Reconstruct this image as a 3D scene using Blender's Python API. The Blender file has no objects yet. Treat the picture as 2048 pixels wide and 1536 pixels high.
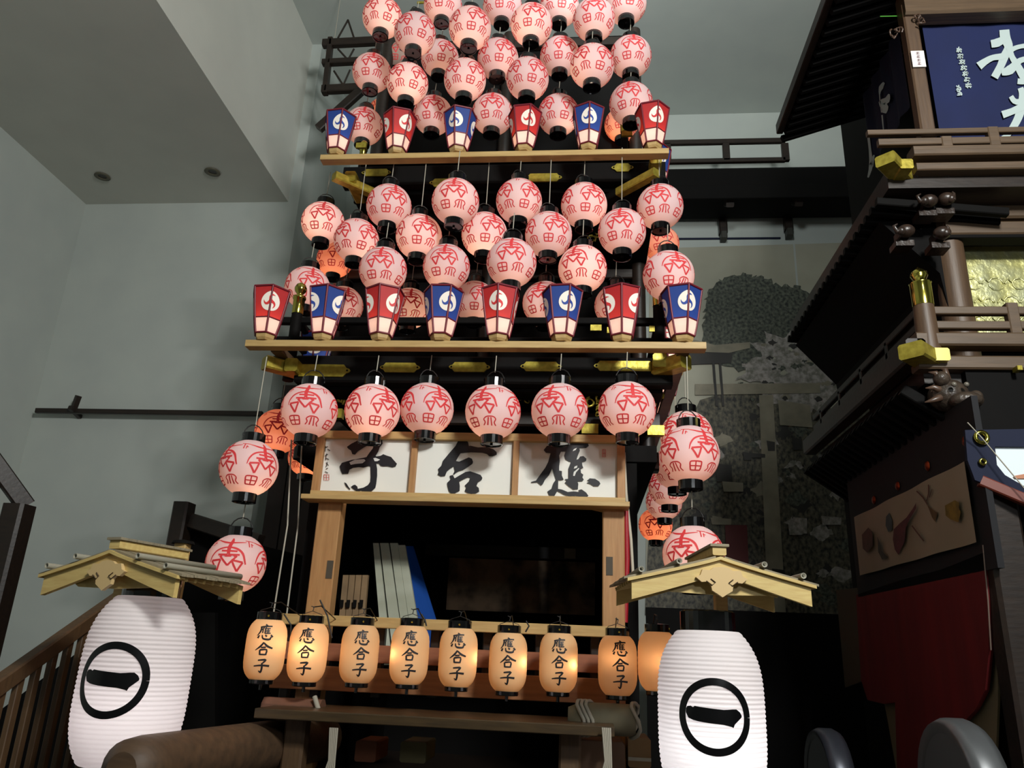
import bpy, math, random
from mathutils import Vector, Matrix
from mathutils.geometry import tessellate_polygon
random.seed(7)
SC = bpy.context.scene
COL = SC.collection
# ------------------------------------------------------------------ camera (calibrated: room axes = world axes)
F = 1556.0
C0 = Vector((0, 0, 1.6))
XC = Vector((0.9953028, 0.01013182, -0.09627915)); YC = Vector((0.08766292, 0.32767793, 0.94071376)); ZC = Vector((0.0410797, -0.94473516, 0.32525058))
def ray(px, py):
    c = Vector(((px-1024)/F, (py-768)/F, 1.0))
    return Vector((XC.dot(c), YC.dot(c), ZC.dot(c)))
def at(px, py, Y): d = ray(px, py); return C0 + d*(Y/d.y)
def atX(px, py, X): d = ray(px, py); return C0 + d*(X/d.x)
def atZ(px, py, Z): d = ray(px, py); return C0 + d*((Z-1.6)/d.z)
def atd(px, py, dep): return C0 + ray(px, py)*dep
cam = bpy.data.objects.new('camera', bpy.data.cameras.new('camera')); COL.objects.link(cam)
right = Vector((XC.x, YC.x, ZC.x)); down = Vector((XC.y, YC.y, ZC.y)); fwd = Vector((XC.z, YC.z, ZC.z))
rot = Matrix((right, -down, -fwd)).transposed().to_4x4()
cam.matrix_world = Matrix.Translation(C0) @ rot
cam.data.sensor_width = 36; cam.data.lens = F*36/2048; cam.data.clip_end = 100
SC.camera = cam
# ------------------------------------------------------------------ world, lights, exposure
w = bpy.data.worlds.new('world'); SC.world = w; w.use_nodes = True
w.node_tree.nodes['Background'].inputs[0].default_value = (0.75, 0.85, 1, 1)
w.node_tree.nodes['Background'].inputs[1].default_value = 0.02
def area(name, loc, target, power, size, color=(1, 1, 1), size_y=None, spread=180):
    l = bpy.data.lights.new(name, 'AREA'); l.energy = power; l.size = size; l.color = color
    l.shape = 'RECTANGLE'; l.size_y = size_y or size; l.spread = math.radians(spread)
    o = bpy.data.objects.new(name, l); COL.objects.link(o); o.location = loc
    o.rotation_euler = (Vector(target)-Vector(loc)).to_track_quat('-Z', 'Y').to_euler()
    return o
area('hall_light', (2.1, -1.4, 5.4), (-2.2, 8.0, 4.6), 370, 0.9, (0.98, 1.0, 0.955))
area('hall_light', (2.3, -0.6, 5.0), (-0.6, 5.0, 3.4), 70, 0.22, (1, 0.98, 0.95), 0.12)
area('hall_light', (1.9, -1.0, 3.2), (-0.3, 6.0, 4.2), 30, 0.12, (0.9, 0.96, 1.0), 0.5)
area('hall_light', (0.6, 2.6, 6.9), (0.2, 8.6, 9.3), 48, 0.7, (0.93, 1.0, 0.99), None, 100)  # unseen uplight, added to brighten the ceiling and upper walls
SC.view_settings.view_transform = 'Standard'; SC.view_settings.look = 'None'
SC.view_settings.exposure = 0.0; SC.view_settings.gamma = 1.0; SC.view_settings.use_curve_mapping = False
SC.cycles.use_light_tree = True
SC.cycles.max_bounces = 6; SC.cycles.transparent_max_bounces = 4; SC.cycles.sample_clamp_indirect = 2.0
# ------------------------------------------------------------------ materials
def lin(c): return tuple(((x/255)/12.92 if x/255 <= .04045 else ((x/255+.055)/1.055)**2.4) for x in c)
MATS = {}
def mat(name, c, rough=.6, metal=0, c2=None, scale=8, stretch=(1, 1, 1), bump=0.0, emit=None, es=0, trans=None, tmix=.5, detail=3, contrast=.5, coat=0):
    if name in MATS: return MATS[name]
    m = bpy.data.materials.new(name); m.use_nodes = True; nt = m.node_tree; n = nt.nodes; L = nt.links
    p = n['Principled BSDF']; out = n['Material Output']
    p.inputs['Base Color'].default_value = (*lin(c), 1); p.inputs['Roughness'].default_value = rough; p.inputs['Metallic'].default_value = metal
    if coat: p.inputs['Coat Weight'].default_value = coat; p.inputs['Coat Roughness'].default_value = .08
    col = None
    if c2 is not None or bump:
        tc = n.new('ShaderNodeTexCoord'); mp = n.new('ShaderNodeMapping'); mp.inputs['Scale'].default_value = stretch
        nz = n.new('ShaderNodeTexNoise'); nz.inputs['Scale'].default_value = scale; nz.inputs['Detail'].default_value = detail
        L.new(tc.outputs['Object'], mp.inputs[0]); L.new(mp.outputs[0], nz.inputs['Vector'])
        if c2 is not None:
            r = n.new('ShaderNodeValToRGB'); e = r.color_ramp.elements
            e[0].color = (*lin(c), 1); e[1].color = (*lin(c2), 1); e[0].position = .5-contrast/2; e[1].position = .5+contrast/2
            L.new(nz.outputs['Fac'], r.inputs[0]); col = r.outputs[0]; L.new(col, p.inputs['Base Color'])
        if bump:
            b = n.new('ShaderNodeBump'); b.inputs['Strength'].default_value = bump; b.inputs['Distance'].default_value = .02
            L.new(nz.outputs['Fac'], b.inputs['Height']); L.new(b.outputs[0], p.inputs['Normal'])
    if emit: p.inputs['Emission Color'].default_value = (*lin(emit), 1); p.inputs['Emission Strength'].default_value = es
    if trans:
        t = n.new('ShaderNodeBsdfTranslucent'); t.inputs[0].default_value = (*lin(trans), 1)
        mx = n.new('ShaderNodeMixShader'); mx.inputs[0].default_value = tmix
        L.new(p.outputs[0], mx.inputs[1]); L.new(t.outputs[0], mx.inputs[2]); L.new(mx.outputs[0], out.inputs[0])
    MATS[name] = m; return m
plaster = mat('plaster', (186, 192, 186), .95, c2=(178, 184, 180), scale=2, bump=.05)
plaster2 = mat('plaster_soffit', (205, 205, 196), .95, c2=(198, 198, 190), scale=2)
floorm = mat('floor_concrete', (70, 66, 60), .6, c2=(58, 55, 50), scale=4)
pinewood = mat('pale_wood', (190, 160, 105), .55, c2=(168, 136, 84), scale=6, stretch=(1, 12, 12), bump=.05)
pinev = mat('pale_wood_upright', (176, 132, 84), .55, c2=(156, 112, 68), scale=6, stretch=(12, 12, 1), bump=.05)
roofwood = mat('cypress_wood', (208, 184, 118), .5, c2=(190, 160, 98), scale=5, stretch=(2, 10, 14), bump=.04)
greyboard = mat('weathered_roof_board', (150, 138, 112), .7, c2=(110, 102, 84), scale=10, stretch=(1, 12, 1), bump=.1)
lacquer = mat('black_lacquer', (10, 9, 11), .12, coat=.6)
darkwood = mat('dark_wood', (40, 28, 20), .45, c2=(26, 18, 14), scale=5, stretch=(2, 8, 8), bump=.06)
blackwood = mat('black_lacquered_wood', (9, 7, 6), .75, c2=(6, 5, 5), scale=5)
blackwood.node_tree.nodes['Principled BSDF'].inputs['Specular IOR Level'].default_value = .15
brownwood = mat('brown_wood', (94, 74, 54), .5, c2=(76, 60, 44), scale=5, stretch=(1, 10, 10), bump=.08)
brownv = mat('brown_wood_upright', (90, 68, 48), .5, c2=(72, 54, 40), scale=5, stretch=(10, 10, 1), bump=.08)
stairwood = mat('stair_wood', (84, 62, 38), .55, c2=(70, 50, 32), scale=6, stretch=(10, 10, 1.5), bump=.08)
logwood = mat('log_wood', (84, 62, 42), .6, c2=(62, 46, 32), scale=4, stretch=(1, 6, 6), bump=.15)
gold = mat('gilt_metal', (196, 180, 76), .35, .6, c2=(150, 134, 48), scale=30, bump=.08)
brass = mat('brass', (190, 180, 84), .16, 1)
copper = mat('red_copper', (150, 62, 30), .35, .8)
wire = mat('wire', (170, 165, 150), .5)
blackcord = mat('black_cord', (14, 12, 12), .5)
steel = mat('steel_grey', (130, 132, 138), .3, .7)
globe_paper = mat('globe_paper', (236, 218, 226), .7, trans=(255, 216, 204), tmix=.45)
globe_paper2 = mat('globe_paper_bulb_tint', (240, 206, 190), .7, trans=(255, 176, 140), tmix=.6)  # same paper; orange bulb light without front light is put into the colour
red_ink = mat('red_ink', (206, 52, 56), .7, emit=(200, 40, 44), es=.10)  # faint emission stands in for bulb light coming through the print
amber_paper = mat('amber_paper', (236, 206, 160), .6, trans=(255, 218, 170), tmix=.5)
black_ink = mat('black_ink', (14, 12, 20), .55)
white_paper = mat('white_ribbed_paper', (246, 240, 240), .7, c2=(240, 232, 230), scale=3, trans=(255, 246, 246), tmix=.5)
sign_paper = mat('sign_paper', (250, 250, 244), .7, trans=(255, 250, 240), tmix=.3)
red_paper = mat('red_paper', (196, 50, 56), .6, trans=(240, 80, 60), tmix=.4)
blue_paper = mat('blue_paper', (40, 72, 150), .6, trans=(50, 80, 180), tmix=.35)
cream_paper = mat('cream_paper', (240, 222, 214), .6, trans=(255, 214, 196), tmix=.4)
crest_cream = mat('crest_cream', (236, 226, 214), .6, emit=(230, 214, 200), es=.12)  # crest emission imitates the lamp light behind it
lamp_frame = mat('lamp_frame', (110, 26, 40), .4)
crest_red = mat('crest_red', (206, 50, 52), .6, emit=(200, 40, 40), es=.1)  # swirl also emits, in place of light through the pane
crest_blue = mat('crest_blue', (44, 72, 150), .6, emit=(40, 60, 140), es=.1)  # emits like the red swirl, for the lamp behind
navy = mat('navy_cloth', (9, 25, 74), .85, c2=(7, 20, 62), scale=3, bump=.1)
navy_dark = mat('dark_navy_cloth', (14, 22, 48), .85)
chalk = mat('white_dye', (176, 190, 188), .8)
crimson = mat('crimson_cloth', (120, 14, 18), .8, c2=(96, 8, 14), scale=2, stretch=(4, 4, .5), bump=.15)
linen = mat('pale_silk', (168, 152, 128), .6, c2=(150, 136, 112), scale=2, bump=.2)
# ------------------------------------------------------------------ mesh helpers
class MB:
    def __init__(s): s.v = []; s.f = []; s.mi = []; s.sm = []
    def add(s, vs, fs, mi=0, smooth=False, T=None):
        b = len(s.v)
        s.v += [tuple(T @ Vector(p)) if T else tuple(p) for p in vs]
        s.f += [tuple(i+b for i in f) for f in fs]; s.mi += [mi]*len(fs); s.sm += [smooth]*len(fs)
        return s
    def box(s, a, b, mi=0, T=None):
        x0, y0, z0 = (min(a[i], b[i]) for i in range(3)); x1, y1, z1 = (max(a[i], b[i]) for i in range(3))
        vs = [(x0, y0, z0), (x1, y0, z0), (x1, y1, z0), (x0, y1, z0), (x0, y0, z1), (x1, y0, z1), (x1, y1, z1), (x0, y1, z1)]
        return s.add(vs, [(0, 3, 2, 1), (4, 5, 6, 7), (0, 1, 5, 4), (1, 2, 6, 5), (2, 3, 7, 6), (3, 0, 4, 7)], mi, False, T)
    def beam(s, a, b, w, h, up=(0, 0, 1), mi=0, bev=0.12):   # w across, h along up; chamfered edges
        a = Vector(a); b = Vector(b); d = (b-a).normalized(); u = Vector(up); u = (u-d*u.dot(d))
        if u.length < 1e-4: u = Vector((0, 1, 0)); u = (u-d*u.dot(d))
        u.normalize(); r = d.cross(u); c = min(w, h)*bev
        q = [(-w/2+c, -h/2), (w/2-c, -h/2), (w/2, -h/2+c), (w/2, h/2-c), (w/2-c, h/2), (-w/2+c, h/2), (-w/2, h/2-c), (-w/2, -h/2+c)]
        vs = [p+r*x+u*y for p in (a, b) for x, y in q]; n = 8
        fs = [(i, (i+1) % n, n+(i+1) % n, n+i) for i in range(n)]+[tuple(range(n))[::-1], tuple(range(n, 2*n))]
        return s.add(vs, fs, mi)
    def tube(s, pts, r, n=8, mi=0, smooth=True, caps=True):
        pts = [Vector(p) for p in pts]; R = r if isinstance(r, (list, tuple)) else [r]*len(pts); vs = []; u = None
        for i, p in enumerate(pts):
            d = (pts[min(i+1, len(pts)-1)]-pts[max(i-1, 0)]).normalized()
            if u is None: u = Vector((0, 0, 1)) if abs(d.z) < .9 else Vector((1, 0, 0))
            u = (u-d*u.dot(d)).normalized(); q = d.cross(u)
            vs += [p+(u*math.cos(t)+q*math.sin(t))*R[i] for t in (2*math.pi*k/n for k in range(n))]
        fs = [(i*n+k, i*n+(k+1) % n, (i+1)*n+(k+1) % n, (i+1)*n+k) for i in range(len(pts)-1) for k in range(n)]
        s.add(vs, fs, mi, smooth)
        if caps: s.add(vs[:n], [tuple(range(n))[::-1]], mi); s.add(vs[-n:], [tuple(range(n))], mi)
        return s
    def lathe(s, prof, n=24, mi=0, smooth=True, T=None, ang0=0, caps=True):   # prof: (r,z)
        vs = [(r*math.cos(ang0+2*math.pi*k/n), r*math.sin(ang0+2*math.pi*k/n), z) for r, z in prof for k in range(n)]
        fs = [(i*n+k, i*n+(k+1) % n, (i+1)*n+(k+1) % n, (i+1)*n+k) for i in range(len(prof)-1) for k in range(n)]
        s.add(vs, fs, mi, smooth, T)
        if caps:
            if prof[0][0] > 1e-5: s.add(vs[:n], [tuple(range(n))[::-1]], mi, False, T)
            if prof[-1][0] > 1e-5: s.add(vs[-n:], [tuple(range(n))], mi, False, T)
        return s
    def poly(s, pts2, mp, mi=0, thick=None, holes=()):
        loops = [[Vector((x, y, 0)) for x, y in pts2]]+[[Vector((x, y, 0)) for x, y in h] for h in holes]
        tri = tessellate_polygon(loops); flat = [p for l in loops for p in l]
        vs = [Vector(mp(p.x, p.y)) for p in flat]; s.add(vs, [tuple(t) for t in tri], mi)
        if thick is not None:
            t = Vector(thick); n = len(flat); s.add([p+t for p in vs], [tuple(q)[::-1] for q in tri], mi)
            o = 0
            for l in loops:
                k = len(l); vv = [vs[o+i] for i in range(k)]+[vs[o+i]+t for i in range(k)]
                s.add(vv, [(i, (i+1) % k, k+(i+1) % k, k+i) for i in range(k)], mi); o += k
        return s
    def ribbon(s, pts, wd, mp, mi=0, sub=3):   # pts 2-D stroke, width(s), mp(u,v)->3-D
        n = len(pts); W = wd if isinstance(wd, (list, tuple)) else [wd]*n; P = []; Q = []
        def cr(a, b, c, d, t): return .5*((2*b)+(-a+c)*t+(2*a-5*b+4*c-d)*t*t+(-a+3*b-3*c+d)*t**3)
        for i in range(n-1):
            for k in range(sub):
                t = k/sub; ii = [max(i-1, 0), i, i+1, min(i+2, n-1)]
                P.append(tuple(cr(*[pts[j][q] for j in ii], t) for q in (0, 1))); Q.append(W[i]*(1-t)+W[i+1]*t)
        P.append(tuple(pts[-1])); Q.append(W[-1]); vs = []
        for i, p in enumerate(P):
            a = P[max(i-1, 0)]; b = P[min(i+1, len(P)-1)]; dx, dy = b[0]-a[0], b[1]-a[1]; l = math.hypot(dx, dy) or 1
            nx, ny = -dy/l*Q[i]/2, dx/l*Q[i]/2
            vs += [mp(p[0]+nx, p[1]+ny), mp(p[0], p[1]), mp(p[0]-nx, p[1]-ny)]
        fs = [(3*i+k, 3*i+k+1, 3*i+k+4, 3*i+k+3) for i in range(len(P)-1) for k in (0, 1)]
        return s.add(vs, fs, mi, True)
    def mesh(s, name, mats):
        me = bpy.data.meshes.new(name); me.from_pydata(s.v, [], s.f)
        for m in (mats if isinstance(mats, (list, tuple)) else [mats]): me.materials.append(m)
        me.polygons.foreach_set('material_index', s.mi); me.polygons.foreach_set('use_smooth', s.sm); me.update(); return me
    def build(s, name, mats, parent=None, loc=None):
        o = bpy.data.objects.new(name, s.mesh(name, mats)); COL.objects.link(o)
        if parent:
            o.parent = parent
            if loc is None: o.matrix_parent_inverse = Matrix.Translation(-parent.location) if parent.type == 'EMPTY' else Matrix.Identity(4)
        if loc is not None: o.location = loc
        return o
def tag(o, label=None, cat=None, group=None, kind=None):
    for k, v in (('label', label), ('category', cat), ('group', group), ('kind', kind)):
        if v: o[k] = v
    return o
def thing(name, loc, label, cat, group=None, rz=0):
    o = bpy.data.objects.new(name, None); COL.objects.link(o); o.location = loc; o.rotation_euler = (0, 0, rz); o.empty_display_size = .1
    return tag(o, label, cat, group)
def inst(name, me, parent, loc=(0, 0, 0)):
    o = bpy.data.objects.new(name, me); COL.objects.link(o); o.parent = parent; o.location = loc; return o
def lamp(parent, loc, power, color, size=.012):
    key = ('L', round(power, 3), color, size)
    if key not in MATS:
        l = bpy.data.lights.new('bulb_glow', 'POINT'); l.energy = power; l.color = color; l.shadow_soft_size = size; MATS[key] = l
    o = bpy.data.objects.new('bulb_glow', MATS[key]); COL.objects.link(o); o.parent = parent; o.location = loc; return o
def struct(o): o['kind'] = 'structure'; return o
def rectpx(x0, y0, x1, y1, Y):   # world X range and Z range of an upright rectangle seen at px
    a = at(x0, y0, Y); b = at(x1, y0, Y); c = at(x0, y1, Y); d = at(x1, y1, Y)
    return (a.x+c.x)/2, (b.x+d.x)/2, (c.z+d.z)/2, (a.z+b.z)/2
# ------------------------------------------------------------------ room shell
ZS = 6.70; YB = 8.0; YF = 9.6; XL = -6.3; ZCEIL = 9.1; XR = 6.5; Y0 = -3.0
XS = at(577, 400, YB).x; XK = at(598, 400, YB).x
def wall(name, a, b, m): return struct(MB().box(a, b).build(name, m))
wall('floor', (XL-.2, Y0, -.1), (XR+.2, YF+.2, 0), floorm)
wall('wall_left', (XL-.2, Y0, 0), (XL, YB, ZCEIL), plaster)
wall('wall_right', (XR, Y0, 0), (XR+.2, YF, ZCEIL), plaster)
wall('wall_front', (XL-.2, Y0-.2, 0), (XR+.2, Y0, ZCEIL), plaster)
wall('wall_back', (XL, YB, 0), (XK, YF, ZCEIL), plaster)
wall('wall_back.001', (XK, YF, 0), (XR, YF+.2, ZCEIL), plaster)
wall('ceiling', (XL-.2, Y0, ZCEIL), (XR+.2, YF+.2, ZCEIL+.2), plaster)
wall('ceiling_soffit', (XL, Y0, ZS), (XS, YB, ZCEIL), plaster2)
# small line where the back wall boards meet
zl = at(1450, 478, YF).z
struct(MB().box((at(1340, 470, YF).x, YF-.02, zl-.012), (at(1560, 470, YF).x, YF, zl+.012)).build('trim_1', navy_dark))
for i, (px, py, wh) in enumerate(((205, 352, 'nearer the wall corner'), (425, 343, 'nearer the lantern float'))):
    p = atZ(px, py, ZS)
    t = thing('ceiling_downlight', (p.x, p.y, ZS), 'small unlit recessed downlight in the grey soffit, '+wh, 'light', 'recessed downlights in the soffit')
    MB().lathe([(.05, -.002), (.085, -.002), (.09, -.012), (.05, -.014), (.045, -.003)], 20, caps=False).build('trim_ring', mat('ring_grey', (90, 86, 70), .5), t, (0, 0, 0))
    MB().lathe([(.0, -.004), (.05, -.004)], 20, caps=False).build('lens', mat('lens_dark', (40, 32, 26), .3), t, (0, 0, 0))
# wall rail with bracket on the plain wall
a = at(72, 825, YB-.12); b = at(640, 826, YB-.12); zr = (a.z+b.z)/2
t = thing('wall_rail', ((a.x+b.x)/2, YB, zr), 'thin dark wooden rail on a bracket along the plain grey wall', 'rail')
MB().beam((a.x, YB-.12, zr), (XK, YB-.12, zr), .05, .055).build('rail_bar', darkwood, t)
q = at(150, 815, YB-.12)
MB().beam((q.x, YB, zr-.03), (q.x, YB-.2, zr+.02), .05, .05).beam((q.x, YB-.14, zr), (q.x+.04, YB-.16, zr+.17), .06, .05).build('bracket', darkwood, t)
# ------------------------------------------------------------------ mural on the far wall
def mural():
    Y = YF-.01
    t = thing('photo_mural', (at(1550, 900, YF).x, YF, 2.4), 'large photo mural of trees, blossom and a stone gate on the far wall', 'mural')
    def mp(x, y, e=0): p = at(x, y, Y-e); return p
    sky = mat('mural_sky', (176, 174, 158), .6, c2=(150, 146, 128), scale=1.2)
    fol = mat('mural_foliage', (22, 28, 26), .6, c2=(96, 100, 86), scale=26, detail=10, contrast=.3)
    blos = mat('mural_blossom', (110, 108, 98), .6, c2=(170, 162, 158), scale=20, detail=10, contrast=.3)
    low = mat('mural_lower', (18, 20, 20), .6, c2=(104, 98, 80), scale=24, detail=10, contrast=.3, stretch=(1, 1, .7))
    roof_ = mat('mural_roof', (26, 24, 24), .6, c2=(44, 40, 36), scale=4)
    stone = mat('mural_stone', (150, 142, 122), .6, c2=(116, 110, 94), scale=5, detail=6)
    rj = random.Random(11)
    def jag(pts, a=5, n=7):
        o = []
        for i, p in enumerate(pts):
            q = pts[(i+1) % len(pts)]
            for k in range(n): t_ = k/n; o.append((p[0]*(1-t_)+q[0]*t_+rj.uniform(-a, a), p[1]*(1-t_)+q[1]*t_+rj.uniform(-a, a)))
        return o
    def patch(name, pts, m, e): MB().poly(pts, lambda x, y: mp(x, y, e)).build(name, m, t)
    for k, (xa, xb) in enumerate(((1300, 1586), (1590, 1800))):
        pts = [(xa, 497-.03*(xa-1300)), (xb-0, 497-.03*(xb-1300)), (xb+60, 1230), (xa+60 if k else xa-10, 1230)]
        patch('mural_sheet', pts, sky, .004*k+.002)
    patch('mural_print', [(1300, 1000), (1400, 800), (1500, 770), (1640, 820), (1760, 800), (1800, 1230), (1290, 1230)], low, .010)
    for i in range(60):
        x = rj.uniform(1370, 1700); y = rj.uniform(830, 1200); z_ = rj.uniform(8, 26)
        patch('mural_print', jag([(x-z_, y), (x, y-z_*.7), (x+z_, y), (x, y+z_*.7)], 4, 4), rj.choice([fol, low, roof_, stone, blos]), .011+.00004*i)
    tree = [(1400, 720), (1408, 640), (1412, 590), (1440, 560), (1480, 548), (1520, 552), (1560, 570), (1592, 572), (1640, 600), (1660, 640), (1640, 700), (1560, 730), (1480, 740)]
    patch('mural_print', jag(tree, 4.5, 8), fol, .014)
    bl = []
    for i in range(40):
        a_ = 2*math.pi*i/40; r = 1+.16*math.sin(i*2.7)+.1*math.sin(i*5.1)
        bl.append((1610+118*r*math.cos(a_), 745+88*r*math.sin(a_)*(1 if math.sin(a_) < 0 else .9)))
    patch('mural_print', jag(bl, 4, 4), blos, .018)
    for i in range(46):
        a_ = rj.uniform(0, 6.28); r_ = rj.uniform(.2, 1.1); x = 1610+120*r_*math.cos(a_); y = 750+86*r_*math.sin(a_); z_ = rj.uniform(4, 11)
        patch('mural_print', jag([(x-z_, y), (x, y-z_*.6), (x+z_, y), (x, y+z_*.6)], 2, 3), rj.choice([fol, sky, roof_, stone]), .0185+.00004*i)
    patch('mural_print', [(1360, 672), (1430, 690), (1500, 684), (1500, 696), (1430, 712), (1360, 700)], stone, .020)
    patch('mural_print', [(1364, 702), (1466, 706), (1462, 726), (1364, 730)], roof_, .022)
    patch('mural_print', [(1390, 768), (1640, 766), (1640, 786), (1390, 790)], stone, .024)
    patch('mural_print', [(1518, 790), (1546, 790), (1572, 1230), (1536, 1230)], stone, .026)
    patch('mural_print', [(1556, 800), (1620, 810), (1625, 855), (1560, 850)], stone, .025)
    for x in (1424, 1437): patch('mural_print', [(x, 720), (x+5, 720), (x+12, 812), (x+7, 812)], roof_, .026)
    for i in range(14):
        x = 1390+random.random()*330; y = 860+random.random()*300; w_ = 14+random.random()*30; h_ = 8+random.random()*30
        patch('mural_print', [(x, y), (x+w_, y+3), (x+w_, y+h_), (x+3, y+h_)], random.choice([stone, roof_, blos, fol, roof_]), .028+.0005*i)
    patch('mural_print', [(1450, 1050), (1494, 1050), (1498, 1140), (1454, 1140)], mat('mural_red', (90, 20, 24), .6), .04)
mural()
# ------------------------------------------------------------------ gallery on the far wall
def gallery():
    Yg = 8.9
    x0, x1, z0, z1 = rectpx(1290, 335, 1700, 402, Yg)
    t = thing('gallery', ((x0+x1)/2, Yg, z0), 'dark wooden gallery with a railing on brackets above the photo mural', 'gallery')
    MB().beam((x0-1.2, Yg+.3, (z0+z1)/2+.05), (x1+1, Yg+.3, (z0+z1)/2+.05), .68, (z1-z0)*.8).build('deck', blackwood, t)
    MB().beam((x0-1.2, Yg-.04, z0+.1), (x1+1, Yg-.04, z0+.1), .06, .2).build('fascia', blackwood, t)
    def hz(py, xa, xb, h, Y): za = at(1450, py, Y).z; MB().beam((at(xa, py, Y).x, Y, za), (at(xb, py, Y).x, Y, za), .06, h).build('railing', darkwood, t)
    hz(284, 1300, 1570, .07, Yg); hz(322, 1290, 1570, .06, Yg)
    for px in (1452, 1570, 1335):
        p = at(px, 300, Yg); MB().beam((p.x, Yg, at(px, 322, Yg).z), (p.x, Yg, p.z+.09), .09, .06).build('baluster', darkwood, t)
    for px, yb in ((1447, 482), (1578, 476)):
        p = at(px, 395, Yg); q = at(px, yb-16, YF-.1)
        MB().beam((q.x, YF-.08, p.z+.1), (q.x, YF-.08, q.z), .11, .1, (0, 1, 0)).beam((q.x, YF-.1, q.z+.5), (q.x, Yg+.05, z0), .1, .1).build('bracket_post', darkwood, t)
        MB().beam((q.x, YF-.09, q.z), (q.x, YF-.09, q.z-.1), .08, .14).build('bracket_foot', mat('foot_grey', (58, 58, 52), .5), t)
gallery()
def rack():
    Y = 7.2
    t = thing('open_rack', (at(690, 130, Y).x, Y, at(690, 190, Y).z), 'dark open wooden rack with a diagonal brace high beside the topmost globes', 'rack')
    def bar(name, x0, y0, x1, y1, s): MB().beam(at(x0, y0, Y), at(x1, y1, Y), .08, s, (0, 0, 1)).build(name, darkwood, t)
    for y, s in ((88, .1), (126, .07), (180, .1)): bar('rung', 648-y*.02, y, 760, y-6, s)
    bar('upright', 662, 78, 650, 188, .06); bar('upright', 760, 70, 752, 185, .06)
    bar('brace', 637, 258, 735, 170, .1)
    for px in (668, 752):
        p = at(px, 85, Y); MB().tube([p, (p.x, p.y, ZCEIL)], .004, 5).build('hanger_rod', wire, t)
    for x0, y0, x1, y1 in ((696, 40, 676, 76), (696, 40, 708, 76), (676, 98, 696, 120), (708, 98, 696, 120), (668, 142, 690, 176), (700, 140, 684, 176)):
        MB().tube([at(x0, y0, Y), at(x1, y1, Y)], .012, 6).build('wire_strut', darkwood, t)
rack()
# ------------------------------------------------------------------ pink globe lanterns
R = .158
def ball(lon, lat, r=R*1.006): return (r*math.sin(lon)*math.cos(lat), -r*math.cos(lon)*math.cos(lat), r*math.sin(lat))
def globe_print():
    m = MB(); D = math.radians; _r = m.ribbon
    m.ribbon = lambda pts, wd, mp, mi=0, sub=3: _r(pts, [q*1.12 for q in wd] if isinstance(wd, list) else wd*1.12, mp, mi, sub)
    for k in range(4):
        base = 90*k
        def mpA(cx, cy=0):
            def f(x, y):
                la = y+cy; return ball(D(base+cx+x/max(.35, math.cos(D(la)))), D(la))
            return f
        A_ = mpA(0); A = lambda x, y: A_(x*1.1, (y-8)*1.14+8)
        m.ribbon([(-23, 38), (-11, 34), (2, 33), (25, 36)], [1.5, 3.4, 3.2, 1.2], A)
        m.ribbon([(1, 44), (2, 36), (0, 24), (1, 12)], [2, 5, 6, 5], A)
        m.ribbon([(-32, -2), (-29, 8), (-20, 18), (-4, 23.5), (12, 22), (25, 13), (32, -4)], [1.2, 2.4, 2.6, 2.4, 3.2, 3.4, 2.2], A, sub=4)
        m.ribbon([(-12, 17), (15, 17)], 2.8, A); m.ribbon([(-17, 10), (20, 11)], 3, A)
        for tri in (((-13, 8), (16, 9), (2, -7)), ((-28, 0), (-11, 2), (-16, -16)), ((8, 2), (27, -1), (18, -16))):
            for i in range(3): m.ribbon([tri[i], tri[(i+1) % 3]], 3, A, sub=2)
        T = mpA(-22, -35)
        m.ribbon([(-11, 6), (-8, 9), (8, 9), (11, 6), (9, -7), (6, -9), (-6, -9), (-9, -7), (-11, 6)], 2.4, T)
        m.ribbon([(0, 9), (0, -9)], 2.2, T, sub=2); m.ribbon([(-10, 0), (10, 0)], 2.2, T, sub=2)
        K = mpA(21, -35)
        m.ribbon([(-12, -9), (-9, -2), (-12, 4), (-7, 9), (0, 10), (8, 9), (12, 4), (9, -3), (12, -10)], 2.2, K)
        m.ribbon([(-4, -9), (-2.5, 8)], 2.6, K, sub=2); m.ribbon([(4, -10), (2.5, 8)], 2.2, K, sub=2)
        S = mpA(45, 38)
        m.ribbon([(-8, 6), (8, 5)], 1.8, S, sub=2); m.ribbon([(-2, 6), (-3, -9)], 2, S, sub=2); m.ribbon([(3, 0), (2, -9)], 1.6, S, sub=2); m.ribbon([(1, -2), (6, -4)], 1.6, S, sub=2)
    return m.mesh('printed_emblem', red_ink)
prof = []
for i in range(37):
    la = math.radians(-67+134*i/36); rr = R*(1-(.004 if i % 2 else 0)); prof.append((rr*math.cos(la), rr*math.sin(la)))
me_shade = MB().lathe(prof, 40, caps=False).mesh('paper_shade', globe_paper)
me_shade2 = MB().lathe(prof, 40, caps=False).mesh('paper_shade', globe_paper2)
me_print = globe_print()
cr = R*.405
me_cap = MB().lathe([(cr, 0), (cr, -.05), (cr*.9, -.052), (cr*.88, -.046), (.008, -.046), (.008, -.056), (0, -.056)], 24, smooth=False).mesh('bottom_cap', [lacquer])
me_top = MB().lathe([(cr*.9, -.004), (cr, 0), (cr, .05), (cr*.93, .051), (cr*.9, .02)], 24, smooth=False, caps=False).mesh('top_cap', [lacquer])
me_handle = MB().tube([(cr*math.cos(t), 0, .03+.075*math.sin(t)) for t in (math.pi*k/8 for k in range(9))], .0035, 6).mesh('wire_handle', blackcord)
NG = [0]
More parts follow.
